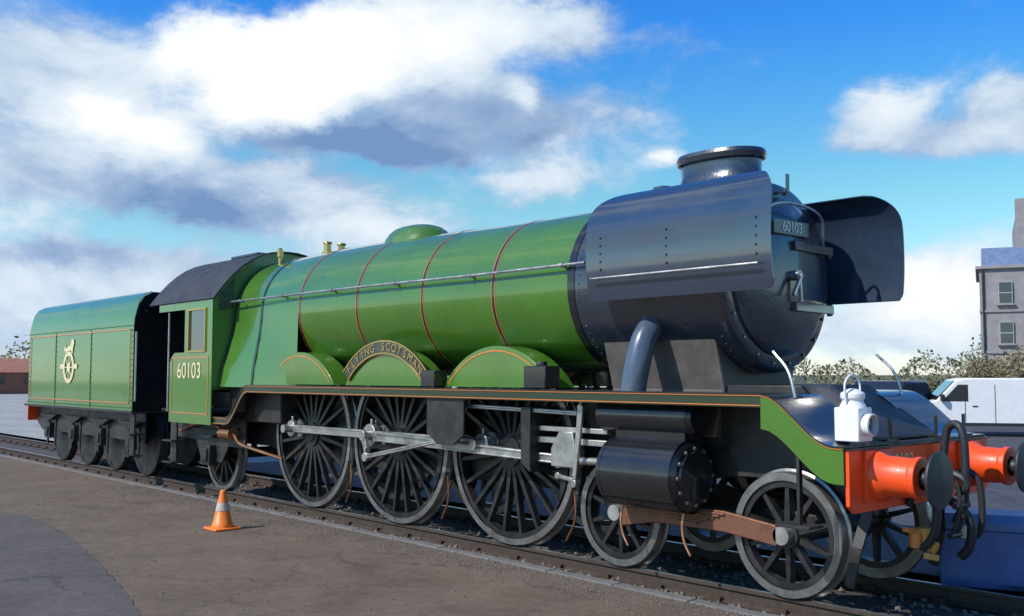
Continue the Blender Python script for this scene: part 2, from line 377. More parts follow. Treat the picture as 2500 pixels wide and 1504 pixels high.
# ballast stones
g = MB(); bs = []
def stone(g, x, y, z, r):
    vs = []
    for (a, b, c) in ((1, 0, 0), (-1, 0, 0), (0, 1, 0), (0, -1, 0), (0, 0, 1), (0, 0, -1)):
        k = r * random.uniform(.6, 1.25); vs.append((a * k, b * k, c * k * .8))
    M = Matrix.Rotation(random.uniform(0, 6.3), 3, 'Z') @ Matrix.Rotation(random.uniform(0, 3), 3, 'X')
    vs = [M @ Vector(v) + Vector((x, y, z)) for v in vs]
    g.add(vs, [(0, 2, 4), (2, 1, 4), (1, 3, 4), (3, 0, 4), (2, 0, 5), (1, 2, 5), (3, 1, 5), (0, 3, 5)])
for _ in range(9000):
    x = 6 - 26 * random.random() ** 1.3; y = random.uniform(EY + .03, -.1) if random.random() < .8 else random.uniform(-.1, 1.35)
    stone(g, x, y, -.215 + random.uniform(-.01, .02), random.uniform(.02, .042))
tag(g.build('track_ballast', mat('ballast_stone', (.15, .135, .12), .85, 0, 0, .4, 15), ang=10), 'dark grey stone ballast between the rails and along the edging', 'ballast', kind='stuff')

g = MB()
for _ in range(7000):
    x = 5 - 18 * random.random(); y = EY - .12 - abs(random.gauss(0, .35)) if random.random() < .7 else random.uniform(-7, EY)
    stone(g, x, y, -.10 + .003, random.uniform(.004, .014) )
tag(g.build('loose_grit', MATS['ballast_stone'], ang=10), 'loose stone chips scattered on the brown yard near the rails', 'gravel', kind='stuff')

# ------------------------------------------------------------------ locomotive
loco = thing('steam_locomotive', 'green express steam locomotive with black smokebox and smoke deflectors, standing on the rails', 'locomotive')
CZ = 2.86
def ring_band(x, r, w, parent, name='boiler_band'):
    g = MB()
    for (a, b, mi) in ((-w / 2, -w / 2 + .008, 1), (-w / 2 + .008, w / 2 - .008, 0), (w / 2 - .008, w / 2, 1)):
        g.lathe((x, 0, CZ), (1, 0, 0), [(a, r), (b, r)], 72, mi)
    g.lathe((x, 0, CZ), (1, 0, 0), [(-w / 2, r - .02), (-w / 2, r)], 72, 1); g.lathe((x, 0, CZ), (1, 0, 0), [(w / 2, r), (w / 2, r - .02)], 72, 1)
    return g.build(name, [GB, OR], parent, ang=50)
def br(x):                                    # boiler radius along X
    pts = [(-2.45, .93), (-4.2, .935), (-6.2, .99), (-8.15, 1.0)]
    if x > pts[0][0]: return pts[0][1]
    for (a, ra), (b, rb) in zip(pts, pts[1:]):
        if x >= b: return ra + (rb - ra) * (x - a) / (b - a)
    return 1.0
boiler = MB().lathe((0, 0, CZ), (1, 0, 0), [(-8.15, 1.0), (-7.2, .998), (-6.2, .99), (-5.2, .965), (-4.2, .937), (-2.45, .93)], 96).build('boiler', G_, loco, ang=60)
for x in (-3.75, -5.1, -6.55, -8.08): ring_band(x, br(x) + .006, .06, loco)
# firebox: rounded top, sides sloping outwards
g = MB(); secs = []
for x, top, wid in ((-8.12, 1.0, 1.0), (-8.9, .985, 1.08), (-9.6, .965, 1.15), (-10.35, .94, 1.2)):
    pts = []
    for k in range(25):
        a = PI * k / 24
        pts.append((x, -math.cos(a) * top, CZ + math.sin(a) * top))
    lo = []
    for z, f in ((2.6, .15), (2.3, .45), (2.0, .8), (1.7, 1.0)):
        lo.append((x, top + (wid + .02 - top) * f, z))
    pts = [(p[0], -p[1], p[2]) for p in lo[::-1]] + pts + lo
    secs.append(pts)
for a_, b_ in zip(secs, secs[1:]): g.strip(a_, b_)
g.build('firebox', G_, loco, ang=60)
for x, top, wid in ((-9.3, .975, 1.12), (-10.25, .945, 1.19)):
    pa = []
    for d in (-.03, .03):
        r_ = top + .008; pts = [(x + d, -math.cos(PI * k / 24) * r_, CZ + math.sin(PI * k / 24) * r_) for k in range(25)]
        lo = [(x + d, r_ + (wid + .03 - r_) * f, z) for z, f in ((2.6, .15), (2.3, .45), (2.0, .8), (1.7, 1.0))]
        pa.append([(p[0], -p[1], p[2]) for p in lo[::-1]] + pts + lo)
    MB().strip(pa[0], pa[1]).build('firebox_band', GB, loco, ang=60, solid=.01)
# smokebox
SF = -.50
sb = MB().lathe((0, 0, CZ), (1, 0, 0), [(-2.47, .95), (SF - .12, .95), (SF - .06, .945), (SF - .02, .925), (SF, .89), (SF, .76)], 96).build('smokebox', BK, loco, ang=40)
g = MB().lathe((0, 0, CZ), (1, 0, 0), [(-2.50, .957), (-2.40, .957)], 72); g.build('smokebox_joint_band', GB, loco)
# rivets round the smokebox
g = MB()
for x in (-2.33, SF - .15):
    for k in range(64):
        a = 2 * PI * k / 64
        c = Vector((x, math.cos(a) * .95, CZ + math.sin(a) * .95)); n_ = Vector((0, math.cos(a), math.sin(a)))
        g.cyl(c, c + n_ * .008, .012, .006, 6)
g.build('rivet', BK, sb)['kind'] = 'stuff'
door = MB().lathe((SF, 0, CZ), (1, 0, 0), [(0, .79), (.03, .785), (.045, .76), (.07, .70), (.12, .52), (.155, .28), (.165, .02)], 64).build('smokebox_door', BK, loco, ang=40)
for dz in (.30, -.30): MB().bar((SF + .10, .80, CZ + dz), (SF + .17, .0, CZ + dz), .05, .09).cyl((SF + .05, .84, CZ + dz - .06), (SF + .05, .84, CZ + dz + .06), .03).build('hinge_strap', BK, door, .006)
g = MB().cyl((SF + .16, 0, CZ), (SF + .24, 0, CZ), .05); g.bar((SF + .25, 0, CZ), (SF + .25, -.14, CZ - .2), .03, .03); g.bar((SF + .23, 0, CZ), (SF + .23, .02, CZ - .26), .03, .03); g.build('door_handle', ST, door)
for k in range(20):
    a = 2 * PI * (k + .5) / 20; c_ = Vector((SF, math.cos(a) * .86, CZ + math.sin(a) * .86)); MB().cyl(c_, c_ + Vector((.02, 0, 0)), .018, .014, 6).build('ring_bolt', BK, sb)
MB().box((SF + .06, 0, CZ + .84), (.12, .05, .02)).box((SF + .115, 0, CZ + .92), (.012, .05, .18)).build('lamp_bracket', BK, sb)
pl = MB().box((SF + .15, 0, CZ + .47), (.02, .62, .15)).build('number_plate', GB, door, .006)
text_mesh('smokebox_number', '60103', .14, WT, pl, (SF + .163, 0, CZ + .47), (R(90), 0, R(90)))
g = MB().tube(smoothpts([(SF + .12, -.62, CZ + .35), (SF + .2, -.45, CZ + .62), (SF + .2, 0, CZ + .70), (SF + .2, .45, CZ + .62), (SF + .12, .62, CZ + .35)]), .014); g.build('door_handrail', ST, loco)
# chimney: long double chimney with lipped rim
g = MB()
def oval(cx, hx, hy, z, n=40): return [(cx + math.copysign(abs(math.cos(2 * PI * i / n)) ** .8, math.cos(2 * PI * i / n)) * hx, math.sin(2 * PI * i / n) * hy, z) for i in range(n)]
CX = -1.18
secs = []
for z, hx, hy in ((3.70, .60, .44), (3.80, .55, .37), (3.88, .49, .30), (3.98, .46, .275), (4.08, .465, .28), (4.10, .50, .315), (4.15, .515, .33), (4.19, .50, .315), (4.19, .42, .24), (3.9, .40, .22)):
    secs.append(oval(CX, hx, hy, z))
for a_, b_ in zip(secs, secs[1:]): g.strip(a_ + [a_[0]], b_ + [b_[0]])
g.build('chimney', BK, loco, ang=30)
g = MB().lathe((-1.95, 0, 3.76), (0, 0, 1), [(0, .13), (.03, .13), (.06, .09), (.13, .09), (.15, .12), (.19, .12), (.21, .05), (.215, 0.002)], 24); g.build('snifting_valve', BK, loco)
# dome
g = MB(); dx = -6.5; secs = []
for z, hx, hy in ((3.70, .62, .46), (3.84, .58, .38), (3.92, .53, .33), (3.98, .44, .27), (4.02, .32, .19), (4.04, .15, .09), (4.045, .01, .01)): secs.append(oval(dx, hx, hy, z, 48))
for a_, b_ in zip(secs, secs[1:]): g.strip(a_ + [a_[0]], b_ + [b_[0]])
g.build('steam_dome', G_, loco, ang=60)
for s_ in (-1, 1):
    MB().lathe((-8.75, s_ * .13, 3.80), (0, 0, 1), [(0, .09), (.05, .09), (.06, .06), (.17, .055), (.19, .075), (.21, .07), (.22, .03)], 20).build('safety_valve', BR, loco)
MB().lathe((-9.7, -.45, 3.62), (0, 0, 1), [(0, .03), (.2, .03), (.21, .05), (.33, .05), (.36, .01)], 16).build('whistle', BR, loco)
# handrails with knobs
for s_ in (-1, 1):
    rr = lambda x: br(x) + .085
    A = R(12)
    pts = [(x, s_ * rr(x) * math.cos(A), CZ + rr(x) * math.sin(A)) for x in (-2.2, -2.45, -4.2, -6.2, -8.15, -10.3)]
    hr = MB().tube(pts, .016).build('handrail', ST, loco)
    for x in (-2.55, -4.1, -5.6, -7.1, -8.5, -9.9):
        c0 = Vector((x, s_ * br(x) * math.cos(A), CZ + br(x) * math.sin(A))); c1 = Vector((x, s_ * rr(x) * math.cos(A), CZ + rr(x) * math.sin(A)))
        MB().cyl(c0, c1, .02, .013, 8).cyl(c1 - Vector((.02, 0, 0)), c1 + Vector((.02, 0, 0)), .026, None, 8).build('handrail_knob', ST, hr)
# smoke deflectors
def deflector(s_):
    prof = [(1.13, 2.64), (1.16, 2.78), (1.18, 2.95), (1.185, 3.15), (1.175, 3.35), (1.14, 3.50), (1.08, 3.62), (1.0, 3.69), (.93, 3.73)]
    x0, x1 = -2.0, .20; rad = .30; ztop = 3.73
    g = MB(); rows = []
    prof = [tuple(v)[:2] for v in smoothpts([(a, b, 0) for a, b in prof], 3)]
    for y, z in prof:
        d = max(0, z - (ztop - rad)); ins = rad - math.sqrt(max(0, rad * rad - d * d))
        db = max(0, 2.70 - z); insb = db * .6
        ins = max(ins, insb)
        rows.append([(x0 + ins + (x1 - x0 - 2 * ins) * k / 10, s_ * y, z) for k in range(11)])
    for a_, b_ in zip(rows, rows[1:]): g.strip(a_, b_)
    o = g.build('smoke_deflector', DF, loco, ang=60, solid=.012)
    for x in (-1.8, -.95):
        MB().bar((x, s_ * .90, 3.1), (x, s_ * 1.17, 3.1), .04, .02).build('bracket', GB, o); MB().bar((x, s_ * .75, 3.47), (x, s_ * 1.1, 3.5), .04, .02).build('bracket', GB, o)
    g = MB()
    for x in (-1.8, -.95, .05):
        for z in (2.95, 3.03, 3.11, 3.19, 3.27): g.cyl((x, s_ * 1.185, z), (x, s_ * 1.198, z), .013, .009, 6)
    g.build('bolt', DF, o)['kind'] = 'stuff'
    MB().tube([(x0 + .1, s_ * 1.23, 2.86), (x1 - .1, s_ * 1.23, 2.86)], .012).build('grab_rail', ST, o)
for s_ in (-1, 1): deflector(s_)
# saddle and steam pipes
SP = mat('steam_pipe_grey', (.07, .095, .135), .3, 0, .5, .1)
SD = mat('dusty_casting', (.095, .085, .076), .6, 0, 0, .3, 4, .2, 40, .1, (.11, .095, .08), .6)
g = MB().prism([(-.74, 1.3), (.74, 1.3), (.58, 1.75), (.74, 2.32), (-.74, 2.32), (-.58, 1.75)], -2.2, -.75, 'yz'); g.build('smokebox_saddle', SD, loco, .02)
for s_ in (-1, 1):
    g = MB().tube(smoothpts([(-1.45, s_ * .72, 2.45), (-1.47, s_ * .90, 2.25), (-1.5, s_ * .99, 1.95), (-1.54, s_ * 1.03, 1.6)]), .13, 20); g.build('steam_pipe', SP, loco)
# frames
fp = [(.88, .85), (.88, 1.28), (.45, 1.30), (.15, 1.6), (-.2, 1.66), (-9.2, 1.66), (-9.8, 1.15), (-12.4, 1.15), (-12.4, .75), (-9.6, .75), (-8.8, .62), (-2.9, .62), (-2.5, .95), (.2, .95), (.5, .72), (.82, .72)]
for s_ in (-1, 1):
    MB().prism(fp, s_ * .60, s_ * .635).build('main_frame', FR, loco, .004)
for x in (.4, -1.0, -2.4, -4.7, -6.9, -9.0, -11.8): MB().box((x, 0, 1.1), (.04, 1.2, .45)).build('frame_stretcher', FR, loco)
MB().box((-5.5, 0, 1.5), (6, 1.1, .3)).build('boiler_cradle', FR, loco)
MB().prism([(-1.0, 1.15), (1.0, 1.15), (1.02, 1.9), (-1.02, 1.9)], -10.3, -8.6, 'yz').build('ashpan', FR, loco, .02)
# running plate
def rp_z(x):
    if x > .82: return 1.33
    if x > .14:
        t = (.82 - x) / .68; return 1.33 + .41 * (3 * t * t - 2 * t ** 3)
    if x > -9.15: return 1.74
    if x > -9.85:
        t = (-9.15 - x) / .7; return 1.74 - .52 * (3 * t * t - 2 * t ** 3)
    return 1.22
xs = [.90, .82, .76, .70, .62, .54, .46, .38, .30, .22, .14, .08, .02, -.5, -9.15, -9.25, -9.35, -9.45, -9.55, -9.65, -9.75, -9.85, -10.3]
RW_ = 1.30
for s_ in (-1, 1):
    g = MB(); g.strip([(x, s_ * .5, rp_z(x)) for x in xs], [(x, s_ * RW_, rp_z(x)) for x in xs]); g.build('running_plate', GB, loco, ang=60, solid=.012)
    xa = [x for x in xs if x <= .16]; xb = [x for x in xs if x >= .14]
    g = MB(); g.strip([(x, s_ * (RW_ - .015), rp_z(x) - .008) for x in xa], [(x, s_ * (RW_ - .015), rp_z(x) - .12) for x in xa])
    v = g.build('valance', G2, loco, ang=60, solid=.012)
    g = MB(); g.strip([(x, s_ * (RW_ - .015), rp_z(x) - .008) for x in xb], [(x, s_ * (RW_ - .015), rp_z(x) - .30) for x in xb])
    fv = g.build('front_valance', G_, loco, ang=60, solid=.012)
    for o_, par, XX in ((.020, v, xa), (.104, v, xa), (.020, fv, xb)):
        g = MB(); g.strip([(x, s_ * (RW_ - .006), rp_z(x) - o_ + .004) for x in XX], [(x, s_ * (RW_ - .006), rp_z(x) - o_ - .004) for x in XX])
        g.build('lining', OR, par)
# front platform
MB().box((.37, 0, 1.318), (1.02, 1.05, .012)).build('front_platform', FR, loco)
MB().prism([(.76, 1.33), (.76, 1.36), (.10, 1.80), (-.7, 1.80), (-.7, 1.33)], -.6, .6).build('inside_cylinder_cover', FR, loco, .01)
# splashers
def arc_poly(cx, r, z0, n=24, cz=1.016):
    a0 = math.asin((z0 - cz) / r); return [(cx + r * math.cos(a0 + (PI - 2 * a0) * k / n), cz + r * math.sin(a0 + (PI - 2 * a0) * k / n)) for k in range(n + 1)]
DX = (-3.58, -5.79, -8.0)
SR = 1.21
for s_ in (-1, 1):
    for i, x in enumerate(DX):
        g = MB().prism(arc_poly(x, SR, 1.75), s_ * .72, s_ * 1.04)
        o = g.build('splasher', G_, loco, .006)
        g = MB(); pa = arc_poly(x, SR - .05, 1.79); pb = arc_poly(x, SR - .065, 1.79)
        g.strip([(p[0], s_ * 1.046, p[1]) for p in pa], [(p[0], s_ * 1.046, p[1]) for p in pb]); g.build('lining', OR, o)
        if i == 1:
            pass
            # curved nameplate
            R1, R0 = SR + .12, SR - .06; A = R(46)
            g = MB(); n = 24; an = [PI / 2 - A + 2 * A * k / n for k in range(n + 1)]
            poly = [(x + R1 * math.cos(a), 1.016 + R1 * math.sin(a)) for a in an] + [(x + R0 * math.cos(a), 1.016 + R0 * math.sin(a)) for a in an[::-1]]
            g.prism(poly, s_ * 1.05, s_ * 1.07); npl = g.build('nameplate', GB, o)
            g = MB(); 
            for ra, rb in ((R1, R1 - .018), (R0 + .018, R0)):
                poly = [(x + ra * math.cos(a), 1.016 + ra * math.sin(a)) for a in an] + [(x + rb * math.cos(a), 1.016 + rb * math.sin(a)) for a in an[::-1]]
                g.prism(poly, s_ * 1.068, s_ * 1.078)
            g.build('plate_rim', BR, npl)
            T = 'FLYING SCOTSMAN'; rm = (R0 + R1) / 2
            for k, c_ in enumerate(T):
                if c_ == ' ': continue
                th = (-A * .88 + 1.76 * A * k / (len(T) - 1))
                lx = x + rm * math.sin(th) * (-s_); lz = 1.016 + rm * math.cos(th)
                # letters face outwards (near side reads towards -Y)
                lo = text_mesh('letter', c_, .15, BR, npl, (lx, s_ * 1.074, lz), (R(90), 0, 0), .004)
                M = Matrix.Rotation(0 if s_ < 0 else PI, 4, 'Z') @ Matrix.Rotation(th, 4, 'Y') @ Matrix.Rotation(R(90), 4, 'X')
                lo.rotation_euler = M.to_euler()

# ---- wheels
def spoked(name, r, nsp, hubr, width, parent, loc, side, bal=None):
    g = MB(); w = width
    g.lathe((0, 0, 0), (0, 1, 0), [(-w / 2 + .02, r - .13), (-w / 2 + .02, r - .07), (w / 2 - .02, r - .07), (w / 2 - .02, r - .13), (-w / 2 + .02, r - .13)], 56)
    g.lathe((0, 0, 0), (0, 1, 0), [(-w / 2 - .02, .001), (-w / 2 - .02, hubr * .55), (-w / 2 + .0, hubr * .62), (-w / 2, hubr), (w / 2, hubr), (w / 2, .001)], 28)
    for k in range(nsp):
        a = 2 * PI * (k + .5) / nsp; d = Vector((math.cos(a), 0, math.sin(a)))
        p0 = d * (hubr * .9); p1 = d * (r - .11); t = Vector((-math.sin(a), 0, math.cos(a)))
        w0 = .055 if r > .8 else .05; w1 = w0 * .72
        vs = []
        for p, ww, hh in ((p0, w0 / 2 * 1.15, w * .32), (p1, w1 / 2, w * .26)):
            vs += [p + t * ww + Vector((0, hh, 0)), p - t * ww + Vector((0, hh, 0)), p - t * ww - Vector((0, hh, 0)), p + t * ww - Vector((0, hh, 0))]
        g.add(vs, [(0, 1, 5, 4), (1, 2, 6, 5), (2, 3, 7, 6), (3, 0, 4, 7)])
    o = g.build(name, WH, parent, loc=loc)
    g = MB().lathe((0, 0, 0), (0, 1, 0), [(-w / 2, r - .072), (-w / 2, r - .005), (-w / 2 + .01, r), (w / 2 - .04, r + .004), (w / 2 - .03, r + .028), (w / 2, r + .02), (w / 2, r - .072)], 64)
    g.build('tyre', TY, o)
    if bal:
        a0, a1 = bal; n = 10; poly = [((r - .10) * math.cos(a0 + (a1 - a0) * k / n), (r - .10) * math.sin(a0 + (a1 - a0) * k / n)) for k in range(n + 1)]
        g = MB().prism(poly, -w / 2 + .0, -w / 2 + .06); g.build('balance_weight', WH, o, .004)
    return o
WY = .75
CRANK = R(166)
for s_ in (-1, 1):
    for i, x in enumerate(DX):
        ca = CRANK if s_ < 0 else CRANK + PI / 2
        o = spoked('driving_wheel', 1.06, 20, .17, .14, loco, (x, s_ * WY, 1.016), s_, (ca + PI - .42, ca + PI + .42) if s_ < 0 else (-(ca) - .42, -(ca) + .42))
        if s_ > 0: o.rotation_euler = (0, 0, PI)
        p = Vector((math.cos(ca) * .33, 0, math.sin(ca) * .33))
        g = MB().cyl((x + p.x, s_ * .8, 1.016 + p.z), (x + p.x, s_ * 1.12, 1.016 + p.z), .06).cyl((x + p.x, s_ * .78, 1.016 + p.z), (x + p.x, s_ * .835, 1.016 + p.z), .13); g.build('crank_pin', ST, loco)
    for x in (.06, -1.905):
        o = spoked('bogie_wheel', .545, 10, .12, .14, loco, (x, s_ * WY, .495), s_)
        if s_ > 0: o.rotation_euler = (0, 0, PI)
        MB().cyl((x, s_ * .8, .495), (x, s_ * .90, .495), .085, .08).build('axle_end', ST, loco)
    o = spoked('trailing_wheel', .61, 12, .13, .14, loco, (-10.9, s_ * WY, .56), s_)
for x, r_ in [(a, 1.016) for a in DX] + [(.06, .495), (-1.905, .495), (-10.9, .56)]: MB().cyl((x, -.78, r_), (x, .78, r_), .09).build('axle', FR, loco)
# ---- bogie frame (outside bar, oily)
for s_ in (-1, 1):
    g = MB().prism([(.28, .56), (.22, .66), (-.3, .70), (-.6, .62), (-1.3, .62), (-1.6, .70), (-2.1, .68), (-2.2, .56), (-1.65, .42), (-1.3, .40), (-.6, .40), (-.3, .44)], s_ * .56, s_ * .60)
    g.build('bogie_frame', FR, loco, .006)
    g = MB().prism([(.02, .40), (.02, .58), (-.55, .65), (-1.3, .64), (-1.80, .55), (-1.80, .38), (-1.35, .46), (-.55, .46)], s_ * .86, s_ * .90)
    g.build('equalising_beam', RU, loco, .008)
    g = MB()
    for k in range(6): g.box((-.95, s_ * .875, .50 - k * .022 + .12), (.85 - k * .12, .09, .018))
    g.build('bogie_spring', RU, loco, .003)
# ---- cylinders
for s_ in (-1, 1):
    c = Vector((-1.24, s_ * 1.02, .95))
    g = MB().lathe((c.x - .50, c.y, c.z), (1, 0, 0), [(-.02, .001), (-.02, .28), (0, .31), (.03, .345), (.92, .345), (.95, .31), (.97, .28), (.97, .24), (.99, .23), (1.01, .001)], 48)
    cyl = g.build('cylinder', GB, loco, ang=30)
    g = MB()
    for k in range(12):
        a = 2 * PI * k / 12; g.cyl((c.x + .46, c.y + .26 * math.cos(a), c.z + .26 * math.sin(a)), (c.x + .485, c.y + .26 * math.cos(a), c.z + .26 * math.sin(a)), .018, None, 6)
    g.build('cover_stud', ST, cyl)['kind'] = 'stuff'
    g = MB().lathe((c.x - .66, s_ * 1.02, 1.50), (1, 0, 0), [(0, .001), (0, .14), (.03, .17), (1.14, .17), (1.17, .14), (1.19, .13), (1.21, .001)], 40)
    g.box((c.x, s_ * .98, 1.30), (.86, .26, .34)); g.build('valve_chest', GB, loco, ang=30)
    g = MB()
    pass
    for x in (-1.62, -.86): MB().tube(smoothpts([(x, s_ * 1.06, .66), (x, s_ * 1.10, .50), (x + .03, s_ * 1.11, .36), (x + .10, s_ * 1.11, .24)]), .013).build('drain_pipe', CP, loco)
    for x in (c.x - .46, c.x + .40): MB().lathe((x, c.y, c.z), (1, 0, 0), [(0, .348), (.035, .348)], 48).build('cladding_band', GB, cyl)
    # slide bars and bracket
    g = MB().bar((-1.84, s_ * 1.02, 1.20), (-2.95, s_ * 1.02, 1.20), .09, .06).bar((-1.84, s_ * 1.02, 1.32), (-2.95, s_ * 1.02, 1.32), .07, .05)
    g.build('slide_bar', ST, loco, .005)
    g = MB().prism([(-2.85, .85), (-2.85, 1.55), (-3.0, 1.55), (-3.0, .95)], s_ * .62, s_ * 1.18); g.build('motion_bracket', FR, loco, .006)
    cp = Vector((math.cos(CRANK) * .33, 0, math.sin(CRANK) * .33)) if s_ < 0 else Vector((math.cos(CRANK + PI / 2) * .33, 0, math.sin(CRANK + PI / 2) * .33))
    big = Vector((DX[1] + cp.x, s_ * 1.05, 1.016 + cp.z)); small = Vector((-2.55, s_ * 1.02, 1.0))
    g = MB().prism([(-2.62, .93), (-2.62, 1.12), (-2.5, 1.30), (-2.3, 1.30), (-2.25, 1.1), (-2.28, .93)], s_ * .95, s_ * 1.09); g.cyl((-2.3, s_ * 1.02, 1.0), (-1.8, s_ * 1.02, 1.02), .04); g.build('crosshead', ST, loco, .008)
    def rod(name, a, b, w, h0, h1, e0, e1):
        a = Vector(a); b = Vector(b); d = (b - a); l = d.length; u = d.normalized(); n_ = Vector((-u.z, 0, u.x))
        q = [a + n_ * h0 / 2, b + n_ * h1 / 2, b - n_ * h1 / 2, a - n_ * h0 / 2]
        g = MB().prism([(p.x, p.z) for p in q], a.y - w / 2, a.y + w / 2)
        yy = a.y
        if l > 1.2:
            for q_ in (1, -1):
                g.bar(a + u * e0 + n_ * q_ * (h0 / 2 - .014) + Vector((0, (w / 2 + .004) * (1 if a.y > 0 else -1), 0)), b - u * e1 + n_ * q_ * (h1 / 2 - .014) + Vector((0, (w / 2 + .004) * (1 if a.y > 0 else -1), 0)), .012, .02)
        if l > .7:
            for e_, r_ in ((a, e0), (b, e1)): g.cyl((e_.x, yy, e_.z + r_ * .9), (e_.x, yy, e_.z + r_ + .06), .022, None, 10)
        g.cyl((a.x, yy - w * .65, a.z), (a.x, yy + w * .65, a.z), e0, None, 24); g.cyl((b.x, yy - w * .65, b.z), (b.x, yy + w * .65, b.z), e1, None, 24)
        return g.build(name, ST, loco, .005)
    rod('connecting_rod', small, big, .07, .10, .13, .09, .15)
    pins = [Vector((x + cp.x, s_ * .95, 1.016 + cp.z)) for x in DX]
    rod('coupling_rod', pins[0], pins[1], .06, .11, .11, .12, .13); rod('coupling_rod', pins[1], pins[2], .06, .11, .11, .13, .12)
    # valve gear
    rc = big + Vector((.12, s_ * .12, -.27)); link = Vector((-4.25, s_ * 1.14, 1.42))
    rod('return_crank', (big.x, s_ * 1.15, big.z), (rc.x, s_ * 1.15, rc.z), .05, .10, .07, .07, .05)
    rod('eccentric_rod', (rc.x, s_ * 1.20, rc.z), (link.x, s_ * 1.20, link.z - .28), .03, .06, .05, .06, .045)
    g = MB()
    for k in range(8):
        t = -.32 + .08 * k; g.bar((link.x + t * t * .8, link.y, link.z + t), (link.x + (t + .08) ** 2 * .8, link.y, link.z + t + .08), .05, .10)
    g.cyl((link.x, link.y - .07, link.z), (link.x, link.y + .07, link.z), .07); g.build('expansion_link', ST, loco, .004)
    rod('radius_rod', (link.x, s_ * 1.12, link.z + .12), (-2.15, s_ * 1.12, 1.50), .03, .05, .05, .035, .035)
    rod('combination_lever', (-2.12, s_ * 1.14, 1.56), (-2.22, s_ * 1.14, .78), .035, .07, .05, .04, .04)
    rod('union_link', (-2.22, s_ * 1.10, .80), (-2.5, s_ * 1.10, .84), .03, .04, .04, .035, .035)
    # brackets below the running plate, sand pipes, brake hangers
    g = MB().prism([(-3.9, 1.2), (-3.9, 1.72), (-4.6, 1.72), (-4.6, 1.2), (-4.4, 1.08), (-4.1, 1.08)], s_ * 1.22, s_ * 1.25); g.build('link_bracket', FR, loco, .006)
    for x in DX:
        g = MB().prism([(x + 1.10, 1.3), (x + 1.14, 1.3), (x + 1.12, .75), (x + 1.07, .6), (x + 1.03, .62), (x + 1.06, .8)], s_ * .72, s_ * .80)
        g.box((x + 1.05, s_ * .75, .85), (.09, .12, .32)); g.build('brake_hanger', FR, loco, .004)
        MB().tube(smoothpts([(x + .9, s_ * .78, 1.6), (x + .95, s_ * .78, 1.0), (x + 1.0, s_ * .76, .4), (x + .85, s_ * .75, .1)]), .013).build('sand_pipe', CP, loco)
    # boxes on running plate: lubricators, reverser
    g = MB().box((-2.75, s_ * 1.1, 1.87), (.34, .22, .24)).cyl((-2.75, s_ * 1.1, 1.99), (-2.75, s_ * 1.1, 2.04), .06); g.build('lubricator', GB, loco, .01)
    g = MB().box((-4.66, s_ * 1.1, 1.85), (.28, .2, .2)); g.build('oil_box', GB, loco, .01)
    # cab steps
    g = MB().bar((-12.0, s_ * 1.2, 1.2), (-12.0, s_ * 1.2, .35), .03, .25, up=(1, 0, 0)).box((-12.0, s_ * 1.2, .38), (.4, .28, .03)).box((-12.0, s_ * 1.2, .75), (.4, .28, .03)); g.build('cab_step', FR, loco, .004)
    # trailing truck frame, axlebox, spring
    g = MB().prism([(-9.7, .72), (-9.7, 1.2), (-12.3, 1.2), (-12.3, .8), (-11.5, .78), (-11.3, .45), (-10.5, .45), (-10.3, .72)], s_ * .98, s_ * 1.02); g.build('trailing_frame', FR, loco, .006)
    g = MB().box((-10.9, s_ * 1.06, .56), (.34, .16, .34)).box((-10.9, s_ * 1.15, .56), (.22, .04, .22)); g.build('axlebox', FR, loco, .012)
    g = MB()
    for k in range(7): g.box((-10.9, s_ * 1.07, .86 + k * .02), (1.2 - (6 - k) * .14, .1, .017))
    g.build('trailing_spring', FR, loco, .003)
    g = MB().cyl((-9.9, s_ * 1.12, .95), (-10.3, s_ * 1.12, .95), .10).tube(smoothpts([(-10.3, s_ * 1.12, .95), (-10.6, s_ * 1.12, 1.1), (-11.4, s_ * 1.1, 1.05), (-12.2, s_ * 1.0, .9)]), .03).tube(smoothpts([(-9.9, s_ * 1.12, .95), (-9.7, s_ * 1.1, .8), (-9.2, s_ * 1.0, .7), (-8.9, s_ * .8, .6)]), .025)
    g.build('injector', CP, loco)
